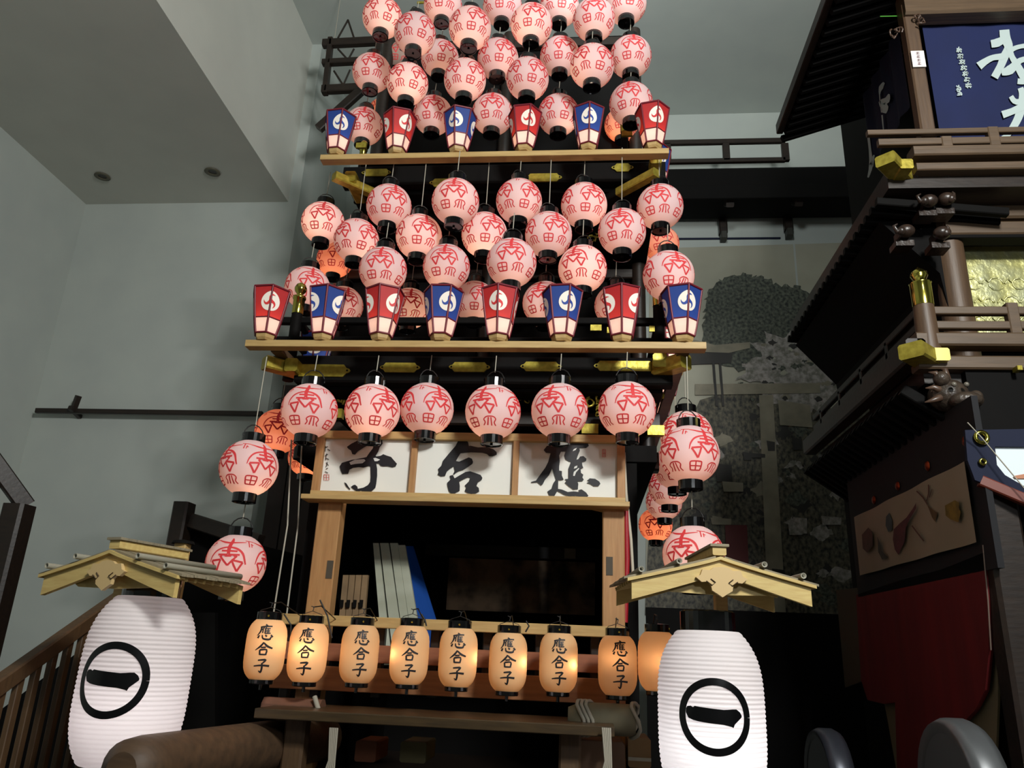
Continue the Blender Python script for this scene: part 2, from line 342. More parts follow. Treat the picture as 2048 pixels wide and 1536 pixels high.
def globe(px, py, r, rotdeg, label, group, cord=None, warm=False, power=None, Y=None):
    p = at(px, py, Y) if Y else atd(px, py, F*R/r)
    # keep the printed row facing as photographed: rotate about z relative to the viewing azimuth
    az = math.atan2(p.x, p.y)
    t = thing('globe_lantern', p, label, 'lantern', group, rz=math.radians(rotdeg)-az)
    inst('paper_shade', me_shade2 if warm else me_shade, t); inst('printed_emblem', me_print, t)
    inst('bottom_cap', me_cap, t, (0, 0, -R*.9)); inst('top_cap', me_top, t, (0, 0, R*.9))
    L = cord if cord else .07
    c = MB().tube([(0, 0, R*.9+.1), (.004, 0, R*.9+.1+L)], .0032, 5); o = c.build('cord', wire, t, (0, 0, 0))
    inst('wire_handle', me_handle, t, (0, 0, R*.9))
    j = random.random(); NG[0] += 1
    pw = power if power is not None else (.62 if warm else random.choice((.36, .42, .45, .55, .75)))
    lamp(t, (.05*(random.random()-.5), -.02+.05*(random.random()-.5), -.03-.05*j), pw, (1, .68, .47) if not warm else (1, .58, .36))
    return t
ORD = ['first', 'second', 'third', 'fourth', 'fifth', 'sixth', 'seventh', 'eighth', 'ninth']
def row(lst, where, group, **kw):
    for i, g in enumerate(lst):
        globe(g[0], g[1], g[2], g[3], ('orange-lit' if kw.get('warm') else 'pink paper')+' globe, %s from the staircase side, %s' % (ORD[i], where), group, cord=(g[4] if len(g) > 4 else kw.get('cord')), warm=kw.get('warm', False))
row([(619, 822, 55.5, -12), (745, 822, 55, 30), (854, 818, 53.3, 27), (986, 824, 55.5, -28), (1119, 822, 56.5, -23), (1254, 819, 57, 12)], 'below lower shelf', 'pink globes below the lower lamp shelf', cord=.10)
globe(498, 936, 57, 30, 'pink paper globe, upper of two strung at the staircase corner of the float', 'pink globes hanging at the corners', cord=.42)
globe(472, 1127, 58.5, -18, 'pink paper globe, lower of two at the staircase corner, partly behind the little roof', 'pink globes hanging at the corners', cord=.14)
globe(1379, 909, 59, 35, 'pink paper globe hanging on a long cord beside the calligraphy sign, mural side', 'pink globes hanging at the corners', cord=.32)
globe(1387, 1111, 61, -24, 'pink paper globe peeping over the nearer little gable roof', 'pink globes hanging at the corners', cord=.14)
g = 'globes along the sides of the float'
globe(556, 863, 45, -5, 'orange-lit globe lantern half behind the first globe of the front row', g, warm=True, cord=.3)
globe(615, 915, 38, 25, 'orange-lit globe lantern mostly hidden behind the calligraphy sign edge', g, warm=True, cord=.3)
globe(1373, 873, 52, 40, 'pink globe lantern directly behind the long-corded one on the mural side', g, cord=.3)
globe(1353, 934, 46, 10, 'reddish globe lantern, second back along the mural side of the float', g, power=.34, cord=.3)
globe(1338, 974, 40.5, 35, 'reddish globe lantern, third back along the mural side of the float', g, power=.34, cord=.3)
globe(1328, 1004, 36, 15, 'reddish globe lantern, rearmost of the side row facing the mural', g, power=.34, cord=.3)
globe(1311, 1050, 33.5, -5, 'deep orange globe lantern hanging lowest and alone beyond the sign post', g, warm=True, power=.8, cord=.75)
row([(646, 446, 42.5, -5, .2), (778, 413, 44.8, 13), (911, 404, 47.3, -8), (1038, 403, 46, 38), (1168, 411, 46, 26), (1320, 414, 46, -8, .3)], 'just under upper shelf', 'pink globes just under the upper lamp shelf', cord=.16)
row([(713, 482, 45, 38), (838, 474, 46, 16), (969, 470, 46, 24), (1097, 470, 47, 22), (1244, 464, 47.5, -7)], 'second row under upper shelf', 'pink globes in the second row under the upper shelf', cord=.42)
row([(615, 577, 44.5, 8), (766, 541, 47.5, -11), (893, 535, 47, -9), (1023, 526, 50, -3), (1165, 538, 48.5, -24), (1337, 552, 51, 22)], 'third row under upper shelf', 'pink globes in the third row under the upper shelf', cord=.12)
row([(686, 612, 40, 10), (819, 617, 41.5, 0), (950, 604, 42.5, 20), (1090, 607, 45, -20), (1232, 612, 43, -10)], 'row behind lower hexagonal lamps', 'pink globes behind the lower hexagonal lamps', cord=.12)
row([(670, 520, 36, 10), (700, 563, 34, 30), (1323, 488, 35, 5), (1300, 528, 31, 30)], 'set back at float side', 'orange globes set back between the shelves', warm=True)
row([(886, 12, 38.3, 5), (1005, 14, 39, 10), (1119, 14, 39, 30), (1252, 8, 40.5, 36)], 'cut by the topmost edge', 'pink globes in the topmost row')
row([(765, 36, 39.5, 38), (830, 68, 41.5, 44), (940, 57, 42.2, 25), (1063, 50, 41.5, 8), (1188, 40, 42, -2)], 'second row from the top', 'pink globes in the second row from the top')
row([(744, 146, 38.5, -2), (880, 118, 37.8, 26), (996, 119, 41, 25), (1120, 114, 40, 16), (1261, 114, 41.5, 10)], 'third row from the top', 'pink globes in the third row from the top')
row([(815, 168, 41.5, 42), (930, 160, 42, 40), (1055, 158, 42.5, 36), (1184, 133, 44, -42)], 'fourth row from the top', 'pink globes in the fourth row from the top')
row([(728, 253, 38, -5), (866, 231, 39.5, -2), (985, 229, 41.5, -4), (1117, 230, 41.5, 42), (1262, 208, 43, -8)], 'row just above upper hexagonal lamps', 'pink globes just above the upper hexagonal lamps')
row([(795, 117, 31, 10), (766, 226, 29, 20), (1243, 250, 34, 10)], 'set back above upper shelf', 'orange globes set back above the upper shelf', warm=True)
# ------------------------------------------------------------------ hexagonal lamps
HH, RT, RB = .285, .118, .066
def hexlamp_meshes(colour):
    pap = red_paper if colour == 'red' else blue_paper; ink = crest_red if colour == 'red' else crest_blue
    zb, zm, zt = .035, .035+HH*.32, .035+HH
    rr = lambda z: RB+(RT-RB)*((z-zb)/HH)**.85
    V = lambda k, z, o=0: Vector(((rr(z)+o)*math.sin(k*math.pi/3), -(rr(z)+o)*math.cos(k*math.pi/3), z))
    out = []
    for k in range(6):
        m = MB(); zs = [zm+(zt-zm)*i/4 for i in range(5)]
        for i in range(4): m.add([V(k, zs[i]), V(k+1, zs[i]), V(k+1, zs[i+1]), V(k, zs[i+1])], [(0, 1, 2, 3)])
        out.append(('coloured_pane', m.mesh('coloured_pane', pap)))
        m = MB(); zs = [zb+(zm-zb)*i/2 for i in range(3)]
        for i in range(2): m.add([V(k, zs[i]), V(k+1, zs[i]), V(k+1, zs[i+1]), V(k, zs[i+1])], [(0, 1, 2, 3)])
        out.append(('white_pane', m.mesh('white_pane', cream_paper)))
    fr = MB()
    for k in range(6):
        fr.tube([V(k, z) for z in [zb+(zt-zb)*i/5 for i in range(6)]], .0065, 6)
        for z, w_ in ((zb, .006), (zm, .0045), (zt, .0075)): fr.tube([V(k, z), V(k+1, z)], w_, 6)
    out.append(('lamp_frame', fr.mesh('lamp_frame', lamp_frame)))
    out.append(('wood_base', MB().lathe([(RB*.7, -.004), (RB*.86, .008), (RB*.96, zb)], 6, ang0=-math.pi/2, smooth=False).mesh('wood_base', pinewood)))
    cz, cr_ = .035+HH*.655, .058
    for k in (0, 2, 4):
        def mp(u, v, e=.004):
            z = cz+v; E = V(k, z, e); N = V(k+1 if u >= 0 else k-1, z, e); return E+(N-E)*(abs(u)/(N-E).length)
        m = MB(); nr, na = 5, 28; vs = [mp(cr_*1.06*i/nr*math.cos(2*math.pi*j/na), cr_*1.04*i/nr*math.sin(2*math.pi*j/na)) for i in range(nr+1) for j in range(na)]
        m.add(vs, [(i*na+j, i*na+(j+1) % na, (i+1)*na+(j+1) % na, (i+1)*na+j) for i in range(nr) for j in range(na)], 0)
        for a3 in range(3):
            b0 = a3*2*math.pi/3+math.radians(100); pts = [(0, 0)]
            for rr_, da in ((.2, .05), (.42, -.02), (.58, -.25), (.68, -.55), (.76, -.85)): pts.append((cr_*1.04*rr_*math.cos(b0+da), cr_*rr_*math.sin(b0+da)*1.05))
            m.ribbon(pts, [.026, .019, .016, .012, .007, .001], lambda u, v: mp(u, v, .0055), 1, sub=4)
        out.append(('crest', m.mesh('crest', [crest_cream, ink])))
    return out
HM = {'red': hexlamp_meshes('red'), 'blue': hexlamp_meshes('blue')}
def hexlamp(p, colour, rz, label, group, power=.32):
    t = thing('hexagonal_lamp', p, label, 'lamp', group, rz=math.radians(rz))
    for n, me in HM[colour]: inst(n, me, t)
    lamp(t, (.01*(random.random()-.5), 0, .10), power, (1, .78, .62)); return t
def shelf_row(Y, z, xs, rots, cols, where, group):
    for i, (px, py, c, ro) in enumerate(zip(xs[0], xs[1], cols, rots)):
        p = at(px, py, Y); az = math.degrees(math.atan2(p.x, p.y))
        hexlamp((p.x, Y, z), c, ro-az, '%s hexagonal paper lamp with white crest, %s from the staircase side on the %s' % (c, ORD[i], where), group)
YL, YU = 4.2, 4.60
ZL = (at(497, 691, YL).z+at(1410, 681, YL).z)/2; ZU = (at(645, 323, YU).z+at(1335, 294, YU).z)/2
shelf_row(YL-.01, ZL+.004, ([528, 643, 760, 880, 996, 1123, 1244, 1366], [688]*8), [0, 56, 42, 20, -8, 22, 60, 22],
          ['red', 'blue', 'red', 'blue', 'red', 'blue', 'red', 'blue'], 'lower shelf', 'hexagonal lamps on the lower shelf')
shelf_row(YU-.01, ZU+.004, ([672, 793, 915, 1047, 1176, 1306], [308]*6), [2, 32, -22, 18, 4, 22],
          ['blue', 'red', 'blue', 'red', 'blue', 'red'], 'upper shelf', 'hexagonal lamps on the upper shelf')
def rail(name, px0, px1, Y, z, label, h=.042, d=.075):
    a = at(px0, 700, Y) if Y < 4.4 else at(px0, 312, Y); b = at(px1, 700, Y) if Y < 4.4 else at(px1, 312, Y)
    t = thing(name, ((a.x+b.x)/2, Y, z-h), label, 'shelf', 'pale lamp shelves')
    MB().beam((a.x, Y, z-h/2), (b.x, Y, z-h/2), d, h, bev=.06).build('board', pinewood, t)
    return t, a.x, b.x
tL, xa, xb = rail('lamp_shelf', 494, 1411, YL, ZL, 'pale wooden shelf carrying eight hexagonal lamps above the sign')
tU, ua, ub = rail('lamp_shelf', 645, 1337, YU, ZU, 'pale wooden shelf carrying six hexagonal lamps, the higher one')
# side shelves running back, with lamps seen from outside
for sgn, (x, px) in (('mural side', (xb-.12, 1375)), ('staircase side', (xa+.16, 520))):
    t = thing('lamp_shelf', (x, 5.2, ZL-.05), 'pale lamp shelf running back along the %s of the float' % sgn, 'shelf', 'pale lamp shelves')
    MB().beam((x, YL+.05, ZL-.022), (x, 6.4, ZL-.022), .07, .04, bev=.06).build('board', brownwood, t)
for i, (y, c) in enumerate(((4.75, 'red'), (5.25, 'blue'), (5.75, 'red'))):
    hexlamp((xb-.12, y, ZL+.004), c, 90, '%s hexagonal lamp, %s back on the side shelf facing the mural' % (c, ORD[i]), 'hexagonal lamps on the side shelves', .8)
hexlamp((xa+.16, 4.9, ZL+.004), 'blue', 10, 'blue hexagonal lamp half hidden behind the gold-capped post on the staircase side', 'hexagonal lamps on the side shelves')
p = at(1312, 372, 5.1); hexlamp((p.x, 5.1, p.z-.02), 'blue', 20, 'blue hexagonal lamp below the mural end of the upper shelf', 'hexagonal lamps on the side shelves')
# ------------------------------------------------------------------ central float body
ft = thing('lantern_float', (-.68, 5.2, 0), 'tall dark lacquered festival float hung all over with paper lanterns', 'float')
def fp(m, name, mt): return m.build(name, mt, ft)
YD = 4.42
x0, x1, z0, z1 = rectpx(590, 712, 1345, 766, YD)
fp(MB().beam((x0, YD+.05, (z0+z1)/2), (x1, YD+.05, (z0+z1)/2), .1, z1-z0), 'deck_beam', blackwood)
fp(MB().box((x0+.05, YD+.1, z0-.02), (x1-.05, 6.6, z1-.05)), 'deck', blackwood)
zc = (z0+z1)/2
def plate(pxa, pxb, py, hpx, name='gold_fitting', Y=YD, ends=(1, 1)):
    a, b, c, d = rectpx(pxa, py-hpx/2, pxb, py+hpx/2, Y-.006); h = (d-c)/2; zc_ = (c+d)/2; e = h*.9
    pts = [(a+e*ends[0], c), (b-e*ends[1], c)]+([(b-e*.5, zc_-h*.45), (b, zc_-h*.3), (b+h*.25, zc_), (b, zc_+h*.3), (b-e*.5, zc_+h*.45)] if ends[1] else [])+[(b-e*ends[1], d), (a+e*ends[0], d)]+([(a+e*.5, zc_+h*.45), (a, zc_+h*.3), (a-h*.25, zc_), (a, zc_-h*.3), (a+e*.5, zc_-h*.45)] if ends[0] else [])
    m = MB().poly(pts, lambda x, z: (x, Y-.008, z), thick=(0, .01, 0))
    if ends[1]: m.lathe([(0, 0), (.006, .002), (.006, .004)], 8, T=Matrix.Translation((b-e*.3, Y-.009, zc_)) @ Matrix.Rotation(math.pi/2, 4, 'X'), mi=1)
    if ends[0]: m.lathe([(0, 0), (.006, .002), (.006, .004)], 8, T=Matrix.Translation((a+e*.3, Y-.009, zc_)) @ Matrix.Rotation(math.pi/2, 4, 'X'), mi=1)
    m.build(name, [gold, blackwood], ft)
plate(598, 698, 741, 24, ends=(0, 1)); plate(762, 838, 735, 19); plate(900, 978, 734, 19); plate(1043, 1121, 733, 19); plate(1190, 1302, 732, 20, ends=(1, 0))
# upper deck
YE = 4.95
X0, X1, Z0, Z1 = rectpx(690, 335, 1330, 372, YE)
fp(MB().beam((X0, YE, (Z0+Z1)/2), (X1, YE, (Z0+Z1)/2), .1, Z1-Z0), 'deck_beam', blackwood)
fp(MB().box((X0+.05, YE+.05, Z0-.03), (X1-.05, 6.4, Z1-.04)), 'deck', blackwood)
plate(861, 935, 365, 16, Y=YE-.055); plate(1052, 1122, 355, 16, Y=YE-.055); plate(725, 780, 345, 14, Y=YE-.055); plate(1225, 1265, 335, 16, Y=YE-.055)
# bodies behind the tiers
def body(pxa, pxb, zlo, zhi, Y, name='body_panel', py=400):
    a = at(pxa, py, Y).x; b = at(pxb, py, Y).x
    fp(MB().box((a, Y, zlo), (b, Y+.05, zhi)), name, blackwood)
    fp(MB().box((a, Y, zlo), (a+.05, 6.9, zhi)), name, blackwood); fp(MB().box((b-.05, Y, zlo), (b, 6.9, zhi)), name, blackwood)
    for x in (a+.05, b-.05, (a+b)/2): fp(MB().lathe([(.06, zlo), (.06, zhi)], 14, T=Matrix.Translation((x, Y-.05, 0))), 'pillar', darkwood)
    for zz in (zlo+.12, zlo+.45, zhi-.12): fp(MB().beam((a, Y-.04, zz), (b, Y-.04, zz), .07, .09), 'cross_beam', darkwood)
body(700, 1285, ZL-.1, Z0, 6.2)
body(735, 1283, Z1, 7.4, 6.2)
body(610, 1305, 2.9, z0, 5.6, py=800)
# gilded corner blocks and diagonal corner beams on both decks
def corner(px, py, Y, dx, w=.085):
    p = at(px, py, Y)
    m = MB(); m.beam(p, p+Vector((-dx*.25, .25, 0)), w, w*.9); fp(m, 'gilded_beam_end', gold)
    fp(MB().beam(p+Vector((-dx*.25, .25, 0)), p+Vector((-dx*.8, .8, 0)), w*.95, w*.85), 'corner_beam', blackwood)
corner(1372, 722, 4.3, 1, .1); corner(529, 725, 4.32, -1, .09)
for px, py, Y in ((1320, 720, 4.34), (582, 729, 4.34), (1312, 316, 4.75), (700, 352, 4.75)):
    p = at(px, py, Y); fp(MB().beam(p, p+Vector((0, .3, 0)), .082, .085), 'gilded_beam_end', gold)
corner(1313, 345, 4.7, 1, .07); corner(668, 352, 4.7, -1, .07)
# railings of the lower deck with gilt finials
def finial(px, py, Y, zlo, s=1):
    p = at(px, py, Y)
    m = MB().lathe([(.036*s, -.16*s), (.036*s, -.06*s), (.042*s, -.055*s), (.042*s, -.04*s), (.02*s, -.03*s), (.02*s, -.02*s), (.036*s, .0), (.04*s, .02*s), (.03*s, .045*s), (.012*s, .058*s), (0, .068*s)], 18, T=Matrix.Translation(p))
    fp(m, 'gilt_finial', brass)
    fp(MB().lathe([(.034*s, zlo), (.034*s, p.z-.16*s)], 14, T=Matrix.Translation((p.x, p.y, 0))), 'railing_post', blackwood)
    return p
pl = finial(601, 583, 4.62, ZL-.1, 1.05); pr_ = finial(1316, 566, 4.62, ZL-.1, 1.05)
for dz in (.10, .24, .38):
    fp(MB().beam((pl.x-.12, 4.64, ZL-.05+dz), (pr_.x+.12, 4.64, ZL-.05+dz), .05, .045), 'railing', blackwood)
    for x in (pl.x, pr_.x): fp(MB().beam((x, 4.62, ZL-.05+dz), (x, 6.4, ZL-.05+dz), .045, .045), 'railing', blackwood)
for px, py, w_ in ((1310, 657, .07), (1192, 655, .07), (1230, 660, .1), (655, 655, .05)):
    p = at(px, py, 4.6); fp(MB().box((p.x-w_/2, 4.6, p.z-.02), (p.x+w_/2, 4.615, p.z+.02)), 'gold_fitting', gold)
for px in (728, 1248): pp = finial(px, 238 if px > 1000 else 292, 5.2, ZU, .8)
for px, py in ((722, 290), (1254, 266)):
    p = at(px, py, 4.9); fp(MB().box((p.x-.04, 4.9, p.z-.022), (p.x+.04, 4.92, p.z+.022)), 'gold_fitting', gold)
for dz in (.1, .24): fp(MB().beam((X0+.1, 5.0, ZU+dz-.02), (X1-.1, 5.0, ZU+dz-.02), .05, .045), 'railing', blackwood)
# gilded carvings (swirls) glimpsed between lanterns
def carving(px, py, Y, s, mt=gold, par=None, name='gilded_carving'):
    p = at(px, py, Y); m = MB(); rnd = random.Random(int(px*7+py))
    for i in range(4):
        a0 = rnd.random()*6; c = p+Vector(((rnd.random()-.5)*s*1.2, -.02*rnd.random(), (rnd.random()-.5)*s*1.2)); r0 = s*(.25+.3*rnd.random())
        pts = [c+Vector((math.cos(a0+k*.55)*r0*(1-k/14), -.01*math.sin(k), math.sin(a0+k*.55)*r0*(1-k/14))) for k in range(11)]
        m.tube(pts, [s*.1*(1-k/14) for k in range(11)], 6)
    m.build(name, mt, par or ft)
for c in ((690, 790, 4.75, .09), (677, 780, 4.8, .07), (1092, 815, 4.7, .05), (1185, 800, 4.6, .08), (1192, 820, 4.6, .06), (912, 770, 4.8, .06), (1315, 785, 4.7, .08), (1298, 800, 4.7, .06),
          (712, 395, 5.5, .06), (735, 410, 5.5, .05), (1090, 350, 5.5, .05), (1260, 360, 5.4, .06), (1185, 475, 5.6, .08), (680, 480, 5.6, .05), (1275, 375, 5.4, .05), (790, 775, 4.8, .05), (1050, 795, 4.7, .05)):
    carving(*c)
for px, py in ((940, 14), (845, 6), (925, 20), (760, 62)):
    p = at(px, py, 5.7); fp(MB().box((p.x-.05, 5.69, p.z-.012), (p.x+.05, 5.7, p.z+.012)), 'gold_fitting', gold)
# eave level behind the first row of globes
fp(MB().beam((x0+.25, 4.8, z0-.12), (x1-.05, 4.8, z0-.12), .1, .1), 'cross_beam', darkwood)
fp(MB().beam((x0+.25, 4.9, z0-.36), (x1-.05, 4.9, z0-.36), .1, .12), 'cross_beam', darkwood)
for px, py in ((1218, 812), (1312, 860), (668, 826), (1180, 857), (735, 850)):
    p = at(px, py, 4.55); fp(MB().box((p.x-.05, 4.55, p.z-.03), (p.x+.05, 4.6, p.z+.03)), 'gold_fitting', gold)
# ------------------------------------------------------------------ calligraphy sign
YSG = 4.40
sx0, sx1, sz0, sz1 = rectpx(630, 868, 1250, 1010, YSG)
st = thing('calligraphy_sign', ((sx0+sx1)/2, YSG, sz0), 'wide wood-framed white sign with three large brushed black characters', 'sign')
def sp(m, name, mt): return m.build(name, mt, st)
fw = .045
sp(MB().beam((sx0, YSG, sz1-fw/2), (sx1, YSG, sz1-fw/2), .06, fw, bev=.05), 'top_rail', pinewood)
sp(MB().beam((sx0, YSG, sz0+fw*.8), (sx1, YSG, sz0+fw*.8), .06, fw, bev=.05), 'bottom_rail', pinewood)
sp(MB().beam((sx0-.03, YSG-.02, sz0+.012), (sx1+.02, YSG-.02, sz0+.012), .14, .028, bev=.1), 'ledge', pinewood)
mull = [sx0+fw/2]+[at(px, 930, YSG).x for px in (828, 1032)]+[sx1-fw/2]
for i, x in enumerate(mull): sp(MB().beam((x, YSG, sz0+fw*1.2), (x, YSG, sz1-fw), .055, fw if i in (0, 3) else .034, (1, 0, 0), bev=.05), 'stile', pinev)
for i in range(3): sp(MB().box((mull[i], YSG+.005, sz0+fw), (mull[i+1], YSG+.012, sz1-fw)), 'paper_panel', sign_paper)
sp(MB().box((sx0+.01, YSG+.12, sz0+.02), (sx1-.01, YSG+.13, sz1)), 'back_board', pinewood)
for i in range(3): lamp(st, ((mull[i]+mull[i+1])/2-st.location.x, .07, .10), .35, (1, .97, .9), .02)
def ink(name, ox, oy, sc, polys, Y=YSG-.001, m_=black_ink, par=st, z=0):
    m = MB()
    for i, pl_ in enumerate(polys):
        pts, holes = (pl_, ()) if not isinstance(pl_[0], list) else (pl_[0], pl_[1:])
        m.poly([(x, y) for x, y in pts], lambda x, y, i=i: at(ox+x/sc, oy+y/sc, Y-.0004*i), holes=holes)
    return m.build(name, m_, par)
S = 10.97
ink('brushed_character', 670, 860, S, [
    [(260, 370), (360, 300), (550, 205), (640, 150), (700, 60), (860, 40), (1000, 110), (1030, 200), (1045, 300), (980, 380), (950, 470), (890, 570), (910, 580), (1000, 565), (1060, 530), (1130, 560), (1230, 590), (1280, 650), (1360, 740), (1330, 800), (1260, 820), (1150, 795), (1050, 800), (1000, 785), (960, 735), (905, 735), (925, 860), (925, 1000), (905, 1180), (885, 1270), (800, 1350), (720, 1455), (650, 1385), (560, 1330), (520, 1370), (460, 1340), (380, 1280), (345, 1250), (400, 1210), (440, 1200), (490, 1240), (500, 1290), (620, 1265), (720, 1210), (770, 1140), (780, 1040), (775, 800), (740, 790), (620, 825), (520, 815), (400, 830), (320, 870), (290, 960), (160, 965), (120, 880), (100, 800), (150, 720), (300, 675), (370, 655), (620, 610), (690, 595), (740, 520), (830, 400), (850, 300), (800, 300), (640, 380), (500, 470), (440, 540), (380, 530), (350, 450), (290, 410)],
    [(200, 1145), (250, 1170), (300, 1250), (340, 1300), (320, 1310), (240, 1240)]])
# paper gaps inside the dry strokes
ink('dry_brush_gap', 670, 860, S, [[(315, 710), (440, 650), (640, 640), (670, 675), (600, 730), (440, 745), (345, 765)], [(840, 620), (890, 610), (990, 650), (930, 685), (870, 685)]], Y=YSG-.003, m_=sign_paper)
ink('brushed_character', 860, 860, S, [
    [(670, 175), (750, 155), (810, 210), (840, 290), (850, 350), (890, 345), (1050, 380), (1240, 375), (1390, 420), (1460, 480), (1465, 540), (1380, 575), (1300, 575), (1250, 530), (1150, 500), (900, 490), (770, 500), (670, 510), (620, 590), (570, 680), (640, 695), (740, 650), (850, 600), (920, 630), (945, 700), (930, 745), (850, 800), (720, 880), (620, 910), (560, 950), (525, 985), (510, 960), (540, 900), (520, 800), (440, 850), (370, 910), (330, 1010), (240, 1020), (165, 980), (190, 920), (175, 860), (250, 780), (280, 680), (420, 510), (560, 350), (610, 250)],
    [(430, 1005), (500, 985), (540, 1060), (640, 1000), (780, 920), (880, 905), (1000, 945), (1110, 985), (1150, 1050), (1130, 1100), (1050, 1150), (1020, 1230), (1070, 1270), (1080, 1350), (1000, 1395), (900, 1405), (810, 1380), (760, 1345), (790, 1260), (760, 1220), (850, 1130), (880, 1050), (830, 1040), (740, 1080), (640, 1135), (655, 1230), (650, 1335), (550, 1385), (545, 1440), (480, 1420), (410, 1340), (380, 1230), (375, 1160), (450, 1085)]])
ink('brushed_character', 1060, 860, S, [
    [(300, 440), (370, 350), (560, 305), (620, 290), (760, 250), (880, 190), (960, 240), (1100, 215), (1190, 230), (1270, 290), (1290, 350), (1230, 395), (1080, 395), (1095, 450), (1050, 560), (1020, 650), (1060, 640), (1100, 580), (1170, 570), (1240, 630), (1230, 680), (1140, 710), (1150, 780), (1170, 830), (1110, 860), (1120, 940), (1170, 980), (1150, 1040), (1180, 1090), (1150, 1125), (1040, 1130), (1060, 1180), (1050, 1300), (950, 1310), (850, 1240), (760, 1160), (800, 1120), (760, 1080), (840, 1070), (840, 850), (900, 700), (860, 690), (780, 650), (750, 560), (780, 470), (680, 475), (640, 560), (655, 680), (640, 800), (640, 890), (700, 900), (700, 1000), (740, 1090), (680, 1105), (620, 1105), (615, 1290), (700, 1305), (830, 1360), (960, 1345), (1090, 1360), (1060, 1320), (1130, 1300), (1230, 1370), (1280, 1440), (1240, 1495), (1120, 1470), (1000, 1450), (850, 1460), (740, 1420), (600, 1340), (540, 1440), (490, 1500), (420, 1440), (380, 1350), (470, 1290), (510, 1170), (565, 1090), (530, 980), (485, 840), (420, 990), (330, 1090), (280, 1190), (240, 1220), (160, 1150), (30, 1160), (20, 1140), (130, 1110), (230, 970), (340, 820), (400, 700), (450, 510), (350, 500)],
    [(1240, 1160), (1310, 1130), (1250, 1110), (1310, 1060), (1430, 1070), (1520, 1130), (1545, 1180), (1500, 1235), (1400, 1235), (1330, 1190)]])
ink('dry_brush_gap', 1060, 860, S, [[(935, 465), (960, 420), (1030, 390), (1000, 440)], [(960, 850), (980, 800), (1040, 780), (1030, 830)], [(945, 1005), (960, 920), (1070, 830), (1080, 850), (1010, 930), (980, 1010)]], Y=YSG-.0035, m_=sign_paper)
m = MB(); fl = lambda x, y: at(x, y, YSG-.002)
for s_ in ([(647, 896), (656, 893)], [(651, 892), (650, 903)], [(655, 898), (660, 901)], [(650, 912), (656, 908)], [(653, 907), (651, 920)], [(651, 916), (658, 919)], [(652, 925), (657, 931)], [(655, 924), (652, 934)], [(652, 938), (656, 936)], [(650, 943), (656, 946)]): m.ribbon(s_, 1.4, fl, sub=2)
sp(m, 'signature', black_ink)
m = MB(); seal = mat('seal_red', (196, 70, 64), .7)
for (xa_, ya_, xb_, yb_) in ((648, 949, 658, 960), (1205, 899, 1211, 914)):
    m.ribbon([(xa_, ya_), (xb_, ya_), (xb_, yb_), (xa_, yb_), (xa_, ya_)], 1.1, fl, sub=1); m.ribbon([((xa_+xb_)/2, ya_), ((xa_+xb_)/2, yb_)], .9, fl, sub=1); m.ribbon([(xa_, (ya_+yb_)/2), (xb_, (ya_+yb_)/2)], .9, fl, sub=1)
sp(m, 'red_seal', seal)
# ------------------------------------------------------------------ float front frame, interior
YP = 4.46
for pxa, pxb, pya, pxs, pys in ((642, 688, 1010, 659, 1139), (1205, 1248, 1010, 1219, 1132)):
    a = at((pxa+pxb)/2, pya, YP); wd = at(pxb, pya, YP).x-at(pxa, pya, YP).x
    fp(MB().beam((a.x, YP, 0), (a.x, YP, sz0+.02), wd, .1, (0, 1, 0), bev=.05), 'front_post', pinev)
    q = at(pxs, pys, YP-.052); fp(MB().box((q.x-.018, YP-.053, q.z-.05), (q.x+.018, YP-.04, q.z+.05)), 'mortise_slot', mat('slot_grey', (70, 62, 50), .7))
p = at(1140, 1025, YP-.04); fp(MB().poly([(1110, 1011), (1250, 1013), (1250, 1018), (1228, 1022), (1222, 1026), (1180, 1016)], lambda x, y: at(x, y, YP-.04), thick=(0, .05, 0)), 'corner_bracket', pinewood)
def hrail(px0, py0, px1, py1, hpx, Y, name, mt, par=ft, d=.05):
    a = at(px0, py0, Y); b = at(px1, py1, Y); z = (a.z+b.z)/2; h = hpx/F*(Y*.95)
    return MB().beam((a.x, Y, z), (b.x, Y, z), d, h, bev=.06).build(name, mt, par)
hrail(540, 1236, 1250, 1266, 21, 4.3, 'front_rail', pinewood)
hrail(520, 1305, 1300, 1325, 34, 4.34, 'front_rail', mat('redwood', (150, 94, 66), .55, c2=(130, 78, 54), scale=5, stretch=(1, 10, 10)))
hrail(545, 1350, 1250, 1386, 46, 4.3, 'front_rail', mat('midwood', (150, 104, 66), .55, c2=(126, 86, 54), scale=5, stretch=(1, 10, 10)))
for px in (580, 640, 760, 870, 975, 1080, 1190): 
    a = at(px, 1300, 4.4); fp(MB().beam((a.x, 4.4, at(px, 1395, 4.4).z), (a.x, 4.4, at(px, 1255, 4.4).z), .05, .05), 'rail_post', darkwood)
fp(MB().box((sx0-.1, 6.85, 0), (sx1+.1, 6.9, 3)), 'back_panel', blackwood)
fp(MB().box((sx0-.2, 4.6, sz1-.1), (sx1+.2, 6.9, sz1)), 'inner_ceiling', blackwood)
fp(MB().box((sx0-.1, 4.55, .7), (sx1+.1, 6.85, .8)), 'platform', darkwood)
for x in (sx0-.05, sx1+.05): fp(MB().box((x-.03, 4.6, .0), (x+.03, 6.8, sz1-.11)), 'side_panel', blackwood)
